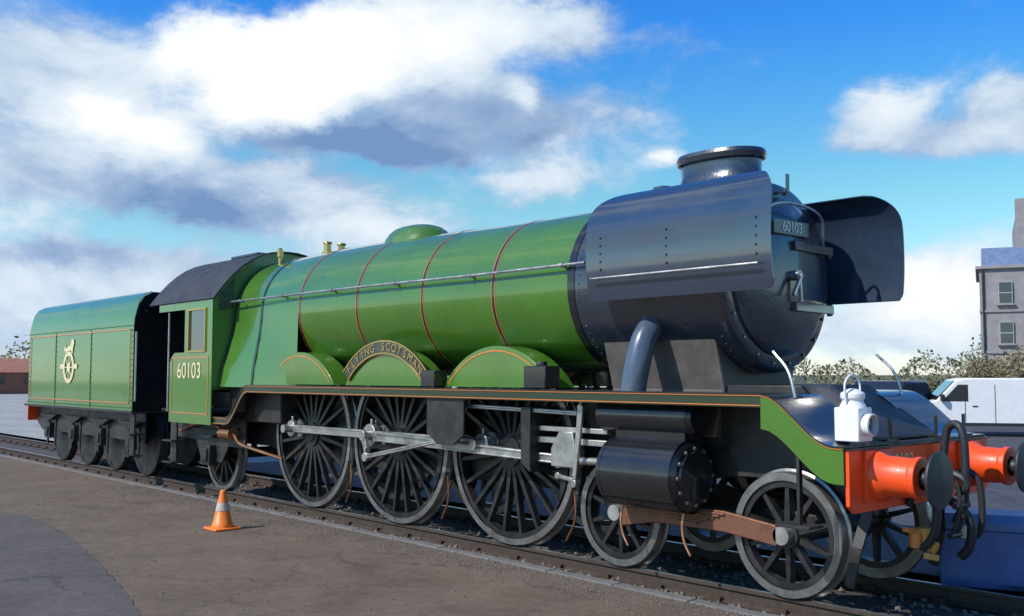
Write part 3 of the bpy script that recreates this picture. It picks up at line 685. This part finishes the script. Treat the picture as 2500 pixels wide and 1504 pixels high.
# ---- cab
cs = [(-10.30, 1.16), (-12.35, 1.16), (-12.35, 2.05), (-12.05, 2.2), (-12.05, 3.0), (-12.35, 3.12), (-12.35, 3.2), (-10.30, 3.2)]
for s_ in (-1, 1):
    y = s_ * 1.33
    g = MB()
    # side sheet built round the window opening; the rear is cut away above the waist
    g.prism([(-10.30, 1.08), (-11.95, 1.08), (-11.95, 2.1), (-11.88, 2.2), (-11.76, 2.27), (-10.30, 2.27)], y, y - s_ * .02)
    g.prism([(-10.30, 2.27), (-10.52, 2.27), (-10.52, 3.0), (-10.30, 3.0)], y, y - s_ * .02)
    g.prism([(-11.20, 2.27), (-11.36, 2.27), (-11.36, 3.0), (-11.20, 3.0)], y, y - s_ * .02)
    g.prism([(-10.30, 3.0), (-12.45, 3.0), (-12.45, 3.16), (-10.30, 3.16)], y, y - s_ * .02)
    side = g.build('cab_side', G_, loco)
    xa, xb, za, zb = -10.52, -11.20, 2.27, 3.0; t_ = .03
    wf_ = MB().box(((xa + xb) / 2, y, za + t_ / 2), (xa - xb, .045, t_)).box(((xa + xb) / 2, y, zb - t_ / 2), (xa - xb, .045, t_)).box((xa - t_ / 2, y, (za + zb) / 2), (t_, .045, zb - za - 2 * t_)).box((xb + t_ / 2, y, (za + zb) / 2), (t_, .045, zb - za - 2 * t_)).build('window_frame', BR, side)
    MB().box((-10.86, y - s_ * .01, 2.635), (.62, .006, .67)).build('window_pane', GL, side)
    # lining rectangle and number
    g = MB(); x0, x1, z0, z1 = -10.42, -11.85, 1.25, 2.18
    for (a_, b_) in (((x0, z0), (x1, z0)), ((x1, z0), (x1, z1)), ((x1, z1), (x0, z1)), ((x0, z1), (x0, z0))):
        g.bar((a_[0], y + s_ * .003, a_[1]), (b_[0], y + s_ * .003, b_[1]), .008 if False else .006, .014, up=(0, 1, 0)) if False else g.box(((a_[0] + b_[0]) / 2, y + s_ * .004, (a_[1] + b_[1]) / 2), (abs(a_[0] - b_[0]) + .014, .006, abs(a_[1] - b_[1]) + .014))
    g.build('lining', OR, side)
    text_mesh('cab_number', '60103', .38, CR, side, (-11.15, y + s_ * .006, 1.95), (R(90), 0, 0 if s_ < 0 else PI), .003)
    MB().tube([(-12.08, s_ * 1.3, 1.25), (-12.08, s_ * 1.3, 2.98)], .018).build('cab_handrail', ST, loco)
# roof
g = MB(); A = []
for k in range(17):
    t = -1 + 2 * k / 16; yy = 1.36 * t; zz = 3.14 + (4.0 - 3.14) * (1 - abs(t) ** 2.3); A.append((yy, zz))
g.strip([(-10.22, a_, b_) for a_, b_ in A], [(-12.85, a_, b_) for a_, b_ in A]); g.build('cab_roof', RF, loco, ang=60, solid=.02)
g = MB().box((-11.3, 0, 4.0), (1.0, .6, .05)).build('roof_ventilator', GB, loco, .015)
# cab front (spectacle plate)
poly = [(-1.31, 1.65)] + [(a_ * .965, b_ - .02) for a_, b_ in A] + [(1.31, 1.65)]
MB().prism(poly, -10.33, -10.30, 'yz').build('cab_front', G_, loco)
for s_ in (-1, 1):
    MB().prism([(s_ * .98, 3.0), (s_ * 1.22, 2.95), (s_ * 1.22, 3.2), (s_ * .95, 3.5)], -10.297, -10.29, 'yz').build('front_window', GL, loco)
g = MB().prism([(a_, b_) for a_, b_ in [(-1.0, 1.6), (1.0, 1.6), (.95, 2.8), (.6, 3.4), (-.6, 3.4), (-.95, 2.8)]], -10.9, -10.6, 'yz'); g.box((-11.4, 0, 1.28), (2.1, 2.5, .04)); g.build('backhead', IN, loco)
# ---- buffer beam
BX = .90
bb = MB().prism([(-1.26, .86), (-1.18, .80), (1.18, .80), (1.26, .86), (1.26, 1.30), (-1.26, 1.30)], BX, BX + .035, 'yz').build('buffer_beam', RD, loco, .004)
MB().box((BX + .02, 0, 1.305), (.09, 2.54, .012)).build('beam_capping', GB, loco)
text_mesh('beam_number', '60103', .17, CR, bb, (BX + .04, .38 - .9, 1.16), (R(90), 0, R(90)), .002).location = (BX + .038, -.42, 1.17)
for s_ in (-1, 1):
    y = s_ * .83
    g = MB().box((BX + .05, y, 1.08), (.035, .44, .42)).lathe((BX + .06, y, 1.08), (1, 0, 0), [(0, .21), (.05, .20), (.10, .165), (.30, .155), (.31, .17), (.36, .17), (.365, .09)], 32)
    bf = g.build('buffer', RD, bb, .006)
    g = MB().cyl((BX + .38, y, 1.08), (BX + .56, y, 1.08), .065); g.lathe((BX + .55, y, 1.08), (1, 0, 0), [(-.012, .001), (-.012, .22), (0, .228), (.012, .225), (.03, .12), (.036, .001)], 40)
    g.build('buffer_head', mat('buffer_steel' + str(s_), (.05, .05, .055), .5, .5), loco)
    # guard irons
    g = MB().bar((.75, s_ * .62, .8), (.70, s_ * .75, .45), .025, .10, up=(1, 0, 0)).bar((.70, s_ * .75, .45), (.62, s_ * .75, .12), .025, .09, up=(1, 0, 0)); g.build('guard_iron', FR, loco, .004)
    # front steps
    g = MB().box((.45, s_ * 1.2, .95), (.03, .05, .6)).box((.45, s_ * 1.22, .66), (.32, .22, .025)); g.build('front_step', FR, loco, .004)
g = MB().tube(smoothpts([(BX + .06, .22, .85), (BX + .10, .22, 1.2), (BX + .14, .22, 1.42), (BX + .24, .20, 1.46), (BX + .30, .18, 1.3), (BX + .30, .16, .85), (BX + .22, .15, .62)]), .036, 12); g.build('vacuum_standpipe', HS, loco)
# hook, screw coupling, hoses
g = MB().box((BX + .06, 0, 1.03), (.06, .2, .26)); g.tube(smoothpts([(BX + .05, 0, 1.05), (BX + .25, 0, 1.06), (BX + .36, 0, 1.02), (BX + .38, 0, .94), (BX + .30, 0, .90)]), .035); g.build('draw_hook', FR, loco, .006)
g = MB()
for s_ in (-1, 1): g.tube(smoothpts([(BX + .33, s_ * .06, 1.0), (BX + .36, s_ * .07, .85), (BX + .33, s_ * .06, .68), (BX + .28, s_ * .05, .55)]), .018)
g.cyl((BX + .34, -.12, .80), (BX + .34, .12, .80), .03); g.cyl((BX + .28, -.1, .54), (BX + .28, .1, .54), .025); g.build('screw_coupling', FR, loco)
g = MB().tube(smoothpts([(BX + .05, -.35, .80), (BX + .14, -.36, .98), (BX + .22, -.37, 1.05), (BX + .30, -.38, .95), (BX + .30, -.38, .65), (BX + .20, -.37, .48), (BX + .10, -.36, .50)]), .035, 12); g.build('brake_hose', HS, loco)
g = MB().cyl((BX + .12, -.36, .46), (BX + .12, -.36, .60), .06).bar((BX + .10, -.52, .62), (BX + .16, -.30, .58), .05, .04); g.build('hose_coupling', OR, loco, .004)
g = MB().cyl((BX + .16, -.30, .44), (BX + .16, -.30, .62), .075).cyl((BX + .10, -.30, .52), (BX + .26, -.30, .46), .05); g.bar((BX + .2, -.36, .40), (BX + .2, -.18, .36), .05, .05); g.build('drain_cock', mat('ochre_paint', (.62, .30, .05), .5), loco, .004)
g = MB().tube(smoothpts([(BX + .05, .34, .80), (BX + .16, .35, .74), (BX + .26, .36, .60), (BX + .24, .36, .40), (BX + .16, .36, .30)]), .04, 12); g.build('steam_heat_hose', HS, loco)
g = MB().tube(smoothpts([(BX + .06, .55, 1.0), (BX + .18, .55, 1.03), (BX + .26, .56, .9), (BX + .26, .56, .55), (BX + .15, .56, .42)]), .03, 12); g.build('vacuum_pipe', HS, loco)
for y in (-.98, -.42, .42, .98):
    MB().box((BX - .06, y, 1.42), (.012, .05, .22)).box((BX - .03, y, 1.34), (.08, .06, .02)).build('lamp_iron', GB, loco)
for s_ in (-1, 1):
    MB().tube(smoothpts([(.30, s_ * .95, 1.50), (.20, s_ * .93, 1.9), (.02, s_ * .9, 2.1)]), .014).build('front_handrail', ST, loco)

# ------------------------------------------------------------------ tender
tend = thing('tender', 'long green eight-wheeled tender with gold crest coupled behind the locomotive cab', 'tender')
T0, T1 = -13.15, -19.75
prof = [(1.0, 3.48), (1.15, 3.40), (1.24, 3.27), (1.28, 3.12), (1.32, 2.95), (1.33, 2.8), (1.33, 1.22)]
for s_ in (-1, 1):
    g = MB(); P = [(T0, s_ * a_, b_) for a_, b_ in prof]; Q = [(T1 + .25, s_ * a_, b_) for a_, b_ in prof]
    g.strip(P, Q); sd_ = g.build('tank_side', G_, tend, ang=50, solid=.014)
    g = MB(); y = s_ * 1.342
    x0, x1, z0, z1 = T0 - .15, T1 + .4, 1.36, 2.75
    for (a_, b_) in (((x0, z0), (x1, z0)), ((x1, z0), (x1, z1)), ((x1, z1), (x0, z1)), ((x0, z1), (x0, z0))):
        g.box(((a_[0] + b_[0]) / 2, y, (a_[1] + b_[1]) / 2), (abs(a_[0] - b_[0]) + .016, .006, abs(a_[1] - b_[1]) + .016))
    g.build('lining', OR, sd_)
    g = MB()
    for k in range(60):
        for z in (1.27, 2.82): g.cyl((T0 - .06 - k * .108, s_ * 1.335, z), (T0 - .06 - k * .108, s_ * 1.348, z), .014, .007, 6)
    for xx in (T0 - .06, T0 - 2.2, T0 - 4.4, T1 + .31):
        for k in range(14): g.cyl((xx, s_ * 1.335, 1.3 + k * .11), (xx, s_ * 1.348, 1.3 + k * .11), .014, .007, 6)
    g.build('rivet', G_, sd_)['kind'] = 'stuff'
    for xx in (T0 - 2.26, T0 - 4.46): MB().box((xx, s_ * 1.337, 2.02), (.05, .012, 1.56)).build('joint_strip', G_, sd_, .003)
    # crest: lion over wheel in gold
    cx, cz = -16.7, 2.05
    g = MB(); F = [(cx, y, cz)]
    ring = lambda ra, rb: g.prism([(cx + ra * math.cos(t), cz + ra * math.sin(t)) for t in [2 * PI * k / 32 for k in range(32)]] , y, y + s_ * .004) if rb == 0 else g.strip([(cx + ra * math.cos(2 * PI * k / 32), y + s_ * .006, cz + ra * math.sin(2 * PI * k / 32)) for k in range(33)], [(cx + rb * math.cos(2 * PI * k / 32), y + s_ * .006, cz + rb * math.sin(2 * PI * k / 32)) for k in range(33)])
    ring(.34, .25); ring(.10, .0)
    for k in range(8):
        t = 2 * PI * k / 8; g.box((cx + .18 * math.cos(t), y + s_ * .004, cz + .18 * math.sin(t)), (.14, .006, .022), Matrix.Rotation(-t, 3, 'Y'))
    lion = [(-.30, .36), (-.24, .50), (-.20, .40), (-.05, .44), (.10, .46), (.16, .58), (.28, .60), (.32, .50), (.26, .42), (.24, .30), (.18, .30), (.14, .36), (-.10, .34), (-.14, .28), (-.20, .28), (-.20, .34)]
    g.prism([(cx + a_, cz + b_) for a_, b_ in lion], y, y + s_ * .006)
    for d in (-1, 1): g.box((cx + d * .42, y + s_ * .002, cz + .02), (.22, .006, .10))
    g.build('crest', CR, sd_)
    # frame with axleboxes and springs
    g = MB().prism([(T0 - .05, 1.17), (T1 + .05, 1.17), (T1 + .05, .80), (-19.3, .62), (-13.2, .62), (T0 - .05, .85)], s_ * 1.02, s_ * 1.05); g.build('tender_frame', FR, tend, .004)
    for x in (-13.72, -15.34, -16.96, -18.58):
        g = MB().box((x, s_ * 1.10, .635), (.32, .14, .34)).box((x, s_ * 1.18, .62), (.2, .04, .2)).prism([(x - .3, .3), (x - .22, .3), (x - .18, 1.0), (x - .3, 1.0)], s_ * 1.05, s_ * 1.08).prism([(x + .3, .3), (x + .22, .3), (x + .18, 1.0), (x + .3, 1.0)], s_ * 1.05, s_ * 1.08)
        g.build('axlebox', FR, tend, .01)
        g = MB()
        for k in range(6): g.box((x, s_ * 1.12, .88 + k * .022), (1.1 - (5 - k) * .15, .1, .018))
        g.build('leaf_spring', FR, tend, .003)
        MB().lathe((x, s_ * .75, .635), (0, 1, 0), [(-.07, .08), (-.06, .1), (-.05, .3), (-.06, .61), (-.07, .61), (-.07, .68), (.07, .685), (.08, .71), (.08, .3)], 48).build('tender_wheel', WH, tend)
    g = MB().bar((T0 - .15, s_ * 1.25, 1.25), (T0 - .15, s_ * 1.25, .35), .03, .22, up=(1, 0, 0)).box((T0 - .15, s_ * 1.25, .38), (.36, .26, .03)).box((T0 - .15, s_ * 1.25, .78), (.36, .26, .03)); g.build('tender_step', FR, tend, .004)
    MB().tube([(T0 + .05, s_ * 1.3, 1.4), (T0 + .05, s_ * 1.3, 2.7)], .018).build('tender_handrail', ST, tend)
MB().box((( T0 + T1) / 2, 0, 1.195), (T0 - T1, 2.68, .05)).build('footplate', FR, tend, .004)
pr = [(-a_, b_) for a_, b_ in prof[::-1]] + prof
MB().prism([(a_ * .985, b_ - .015) for a_, b_ in pr], T0, T0 - .02, 'yz').build('tender_front', GB, tend)
MB().prism([(a_ * .985, b_ - .015) for a_, b_ in pr], T1 + .25, T1 + .27, 'yz').build('tender_rear', GB, tend)
g = MB().box((-17.6, 0, 3.32), (3.8, 2.0, .03)).box((-14.6, 0, 3.1), (3.0, 2.2, .03)); g.lathe((-18.5, 0, 3.33), (0, 0, 1), [(0, .3), (.12, .3), (.14, .1), (.15, .001)], 24); g.build('tank_top', GB, tend)
g = MB()
for _ in range(500):
    x = random.uniform(-16, -13.2); y = random.uniform(-.95, .95); h = .35 * (1 - (y / 1.05) ** 2) * (1 - abs((x + 14.7) / 1.7) ** 2)
    stone(g, x, y, 3.08 + h * random.uniform(.6, 1), random.uniform(.05, .1))
o = g.build('coal_load', CO, tend, ang=10); o['kind'] = 'stuff'
MB().box((T1 - .02, 0, 1.05), (.04, 2.5, .45)).build('rear_beam', RD, tend)
for s_ in (-1, 1): MB().cyl((T1, s_ * .865, 1.05), (T1 - .45, s_ * .865, 1.05), .12).cyl((T1 - .45, s_ * .865, 1.05), (T1 - .5, s_ * .865, 1.05), .23).build('buffer', FR, tend)

tend.location.x = -.48
# ------------------------------------------------------------------ head lamp
lp = thing('headlamp', 'white oil headlamp standing on the near lamp bracket above the red buffer beam', 'lamp', (BX - .08, -.98, 1.345)); lp.scale = (1.15, 1.15, 1.15)
MB().box((0, 0, .13), (.19, .19, .24)).lathe((0, 0, .25), (0, 0, 1), [(0, .095), (.05, .07), (.06, .085), (.10, .085), (.13, .03), (.135, .001)], 20).build('lamp_body', WT, lp, .01)
MB().lathe((.09, 0, .13), (1, 0, 0), [(0, .075), (.06, .08), (.065, .07)], 24).build('lens_hood', WT, lp)
MB().lathe((.10, 0, .13), (1, 0, 0), [(0, .068), (.02, .05), (.03, .001)], 20).build('lens', GL, lp)
MB().tube(smoothpts([(0, -.09, .28), (0, -.1, .42), (0, 0, .48), (0, .1, .42), (0, .09, .28)]), .008).build('lamp_handle', WT, lp)

# ------------------------------------------------------------------ traffic cone
cp_ = gp(543, 1292, -.10)
cn = thing('traffic_cone', 'small orange traffic cone standing on the brown yard beside the track', 'cone', (cp_.x, cp_.y, -.10))
cn.scale = (1.2, 1.2, 1.05)
MB().box((0, 0, .015), (.30, .30, .03)).build('cone_base', CN, cn, .01)
MB().lathe((0, 0, .03), (0, 0, 1), [(0, .115), (.05, .11), (.06, .10), (.42, .032), (.44, .03), (.45, .02), (.44, .012)], 28).build('cone_body', CN, cn, ang=50)
MB().lathe((0, 0, .03), (0, 0, 1), [(.20, .0775), (.30, .0585)], 28).build('reflective_band', mat('dull_reflective', (.5, .42, .36), .5), cn)

# ------------------------------------------------------------------ blue chest in front of the far buffer
BL = mat('blue_paint', (.07, .125, .32), .45, 0, .2, .2, 4, .1, 40)
q = gp(2450, 1412, -.1)
bc = thing('tool_chest', 'blue painted steel tool chest on the ground in front of the far buffer', 'chest', (q.x, q.y, -.21), R(25)); bc.scale = (1.15, 1.15, 1.25)
MB().box((0, 0, .26), (1.0, .55, .44)).build('chest_body', BL, bc, .012)
MB().prism([(-.285, .48), (.285, .48), (.285, .54), (.2, .60), (-.2, .60), (-.285, .54)], -.51, .51, 'yz').build('chest_lid', mat('blue_lid', (.10, .17, .34), .45), bc, .01)
for x in (-.3, .3): MB().box((x, -.285, .47), (.06, .02, .10)).build('latch', ST, bc, .003)
for x in (-.4, .4): MB().box((x, 0, .02), (.1, .5, .04)).build('skid', FR, bc)
MB().tube(smoothpts([(-.51, -.12, .3), (-.56, -.1, .3), (-.56, .1, .3), (-.51, .12, .3)]), .01).build('carry_handle', ST, bc)

# ------------------------------------------------------------------ background
BRK = mat('brick_red', (.23, .10, .065), .85, 0, 0, .25, 3)
ROOF = mat('roof_tile', (.30, .12, .07), .8, 0, 0, .25, 2)
REND = mat('pale_render', (.50, .48, .44), .8, 0, 0, .1, 1)
def frame_at(px, dist):                      # ground point and facing angle towards the camera
    v = pix_dir(px, 924); v.z = 0; v.normalize(); p = CAM_LOC + v * dist
    return Vector((p.x, p.y, -.06)), math.atan2(v.y, v.x) + PI / 2
p, rz = frame_at(-140, 120)
sh = thing('brick_shed', 'low long brick shed with red roof in the distance beyond the tender', 'shed', (p.x, p.y, -.3), rz - PI / 2 * 2)
MB().box((0, 0, 1.2), (34, 10, 2.4)).build('wall', BRK, sh)
MB().prism([(-5.4, 2.4), (5.4, 2.4), (0, 3.9)], -17.4, 17.4, 'yz').build('roof', ROOF, sh)
wn_ = MB().box((0, 0, 0), (1.4, .12, 1.0)).build('window', GL, sh)
for i in range(10):
    o = wn_ if i == 0 else copy_to(wn_, sh); o.location = (-15 + i * 3.3, (-5.03), 1.7)

def car(name, label, cat, px, dist, rz, paint, prof_, wheels, wid, glass, win):
    p, r0 = frame_at(px, dist)
    c = thing(name, label, cat, (p.x, p.y, -.07), r0 + rz)
    b = MB().prism(prof_, -wid / 2, wid / 2).build('body', paint, c, .05)
    for s_ in (-1, 1):
        for w in win: MB().prism(w, s_ * (wid / 2 + .004), s_ * (wid / 2 - .01)).build('side_window', glass, c)
        for x in wheels:
            g = MB().lathe((x, s_ * (wid / 2 - .08), .33), (0, s_, 0), [(-.1, .001), (-.1, .32), (.09, .33), (.10, .30), (.10, .21)], 28); w_ = g.build('wheel', HS, c)
            MB().lathe((x, s_ * (wid / 2 - .08), .33), (0, s_, 0), [(.095, .21), (.07, .18), (.09, .05), (.095, .001)], 20).build('hub_cap', TY, w_)
    return c
vp = [(-2.6, .35), (-2.6, 2.05), (-2.45, 2.2), (1.2, 2.2), (1.5, 2.12), (2.1, 1.35), (2.75, 1.15), (2.9, .9), (2.9, .35)]
vn = car('delivery_van', 'white panel van parked behind the locomotive front at the right edge', 'van', 2440, 37, R(12), WT, vp, (-1.6, 1.9), 1.9, GL, [[(1.15, 1.3), (1.15, 1.95), (1.45, 1.95), (1.95, 1.3)]])
vn.scale = (1, 1, .84)
DK = mat('dark_trim', (.02, .02, .022), .5); TL = mat('tail_red', (.5, .02, .01), .3)
for y_ in (-.955, .955):
    MB().box((.35, y_, 1.2), (.015, .012, 1.5)).build('door_seam', DK, vn); MB().box((1.25, y_, 1.15), (.015, .012, 1.3)).build('door_seam', DK, vn); MB().box((-.9, y_, 1.2), (.015, .012, 1.5)).build('door_seam', DK, vn)
    MB().box((0, y_, .42), (3.2, .03, .12)).build('sill_trim', DK, vn); MB().box((.95, y_, 1.12), (.16, .03, .04)).build('door_handle', DK, vn)
    MB().box((-2.6, y_ * .93, 1.3), (.05, .14, .5)).build('tail_light', TL, vn, .01); MB().box((1.95, y_ * 1.12, 1.45), (.12, .2, .26)).build('wing_mirror', DK, vn, .03)
    MB().box((2.82, y_ * .78, .95), (.12, .34, .2)).build('headlight', GL, vn, .03)
MB().box((2.86, 0, .48), (.14, 1.9, .28)).build('bumper', DK, vn, .04); MB().box((-2.62, 0, .48), (.1, 1.9, .24)).build('bumper', DK, vn, .03)
MB().prism([(1.52, 2.09), (1.56, 2.09), (2.13, 1.38), (2.09, 1.38)], -.82, .82).build('windscreen', GL, vn)
cpf = [(-2.1, .3), (-2.15, .95), (-1.9, 1.15), (-1.4, 1.68), (-1.2, 1.75), (.4, 1.75), (1.0, 1.2), (2.0, 1.0), (2.15, .7), (2.1, .3)]
car('parked_car', 'dark grey parked car beyond the buffer beam, left of the white van', 'car', 2160, 36, R(65), mat('dark_car_paint', (.03, .035, .045), .25, .3, .8), cpf, (-1.35, 1.35), 1.75, GL, [[(-1.35, 1.15), (-1.15, 1.62), (-.35, 1.62), (-.35, 1.15)], [(-.25, 1.15), (-.25, 1.62), (.3, 1.62), (.78, 1.15)]])

BARK = mat('bark', (.13, .105, .085), .9, 0, 0, .3, 6)
LEAF = mat('spring_leaf', (.23, .19, .105), .8, 0, 0, .4, 1.2)
LEAF2 = mat('olive_leaf', (.17, .165, .085), .8, 0, 0, .4, 1.2)
def tree(name, label, base, h, spread, leaf, nleaf, seed, twig=True, lsz=.09, group=None):
    rnd = random.Random(seed); t = thing(name, label, 'tree', base, 0, group)
    g = MB(); tips = []
    def grow(p, d, l, r, k):
        pts = [p]; q = p; dd = d
        for i in range(4):
            dd = (dd + Vector((rnd.uniform(-.16, .16), rnd.uniform(-.16, .16), rnd.uniform(-.02, .12)))).normalized(); q = q + dd * l / 4; pts.append(q)
        for a_, b_, i in zip(pts, pts[1:], range(4)): g.cyl(a_, b_, r * (1 - .12 * i), r * (1 - .12 * (i + 1)), 6 if k < 2 else 3, False)
        if k >= 3: tips.extend(pts[1:])
        if k < 5:
            for _ in range(3 if k else 5):
                ax = Vector((rnd.uniform(-1, 1), rnd.uniform(-1, 1), rnd.uniform(-.2, .5))).normalized()
                grow(pts[rnd.choice((2, 3, 4))], (dd + ax * spread).normalized(), l * rnd.uniform(.6, .8), r * .55, k + 1)
    grow(Vector((0, 0, 0)), Vector((0, 0, 1)), h * .36, h * .022, 0)
    g.build('trunk', BARK, t)
    g = MB()
    for _ in range(nleaf):
        c = rnd.choice(tips) + Vector((rnd.gauss(0, .22), rnd.gauss(0, .22), rnd.gauss(0, .22)))
        u = Vector((rnd.gauss(0, 1), rnd.gauss(0, 1), rnd.gauss(0, 1))).normalized(); w = u.orthogonal().normalized(); z = lsz * rnd.uniform(.5, 1.3)
        g.add([c - u * z, c + w * z * .5, c + u * z, c - w * z * .5], [(0, 1, 2, 3)])
    o = g.build('crown', leaf, t); o['kind'] = 'stuff'
    return t
def building(px, dist):
    p, rz = frame_at(px, dist)
    b = thing('stone_building', 'tall grey stone building with slate roof at the right edge behind the hedge', 'building', (p.x, p.y, -.3), rz + PI)
    STN = mat('grey_stone', (.27, .25, .25), .85, 0, 0, .2, 1.5, .3, 10); SLT = mat('slate', (.14, .19, .30), .45, 0, 0, .2, 2)
    MB().box((10, 6, 5.2), (20, 12, 10.4)).build('wall', STN, b)
    MB().box((11.2, 6, 12.4), (17.0, 9, 4.2)).build('upper_wall', STN, b)
    MB().prism([(-.25, 10.6), (12.25, 10.6), (10.4, 12.2), (1.6, 12.2)], .2, 19.8, 'yz').build('lower_roof', SLT, b)
    for z in (3.9, 7.1): MB().box((10, -.04, z), (20.1, .16, .18)).build('string_course', STN, b)
    MB().cyl((.25, -.12, 0), (.25, -.12, 10.4), .07).build('drainpipe', FR, b)
    for x in (3.4, 13.0): MB().box((x, 6, 14.9), (1.1, 1.4, 3.4)).build('chimney_stack', STN, b)
    MB().box((10, 6, 10.5), (20.5, 12.5, .25)).build('cornice', STN, b, .03)
    MB().prism([(1.2, 14.5), (10.8, 14.5), (9.2, 16.6), (2.8, 16.6)], 3.5, 20.2, 'yz').build('roof', SLT, b)
    wf = MB().box((0, 0, 0), (1.0, .2, 1.7)).build('window', mat('sash_paint', (.35, .35, .34), .5), b)
    for q in (-.42, .42): MB().box((0, -.11, q), (.86, .02, .74)).build('pane', GL, wf)
    MB().box((0, -.06, -.92), (1.3, .3, .12)).build('sill', STN, wf)
    first = True
    for z in (2.2, 5.4, 8.5, 12.6):
        for x in (1.8, 4.9, 8.0, 11.1, 14.2, 17.3):
            if z > 12 and x < 4: continue
            o = wf if first else copy_to(wf, b); first = False
            o.location = (x, -.06 if z < 12 else 1.44, z)
building(2398, 86)
k = 0
lab = ['low olive bush behind the dark car', 'grey-brown bush right of the smokebox front', 'spreading olive bush behind the white van', 'dense low shrub between the car and the van', 'brown shrub in front of the stone building']
for px, d, h, sd2 in ((2060, 62, 4.0, 11), (2170, 70, 4.6, 12), (2290, 58, 4.2, 13), (2420, 52, 4.6, 14), (2500, 48, 5.4, 15)):
    p, _ = frame_at(px, d); tree('bush', lab[k], p, h * (.33, .35, .36, .60, .78)[k], 1.3, (LEAF2, LEAF2, LEAF2, LEAF, LEAF)[k], 12000, sd2, lsz=.075, group='bushes behind the parked vehicles'); k += 1
# distant treeline
g = MB(); rnd = random.Random(5)
for i in range(26000):
    px = rnd.uniform(-1500, 4200); d = rnd.uniform(160, 260); v = pix_dir(px, 924); v.z = 0; v.normalize()
    p = CAM_LOC + v * d; z = rnd.uniform(0, 1) ** .8 * (5 + 2.5 * math.sin(px * .011) + 1.5 * math.sin(px * .037))
    s2 = rnd.uniform(.15, .45); c = Vector((p.x, p.y, z)); u = Vector((rnd.gauss(0, 1), rnd.gauss(0, 1), rnd.gauss(0, 1))).normalized(); w = u.orthogonal().normalized()
    g.add([c - u * s2, c + w * s2 * .6, c + u * s2, c - w * s2 * .6], [(0, 1, 2, 3)])
tag(g.build('distant_woodland', LEAF2), 'far line of low woodland along the horizon behind the yard', 'woodland', kind='stuff')
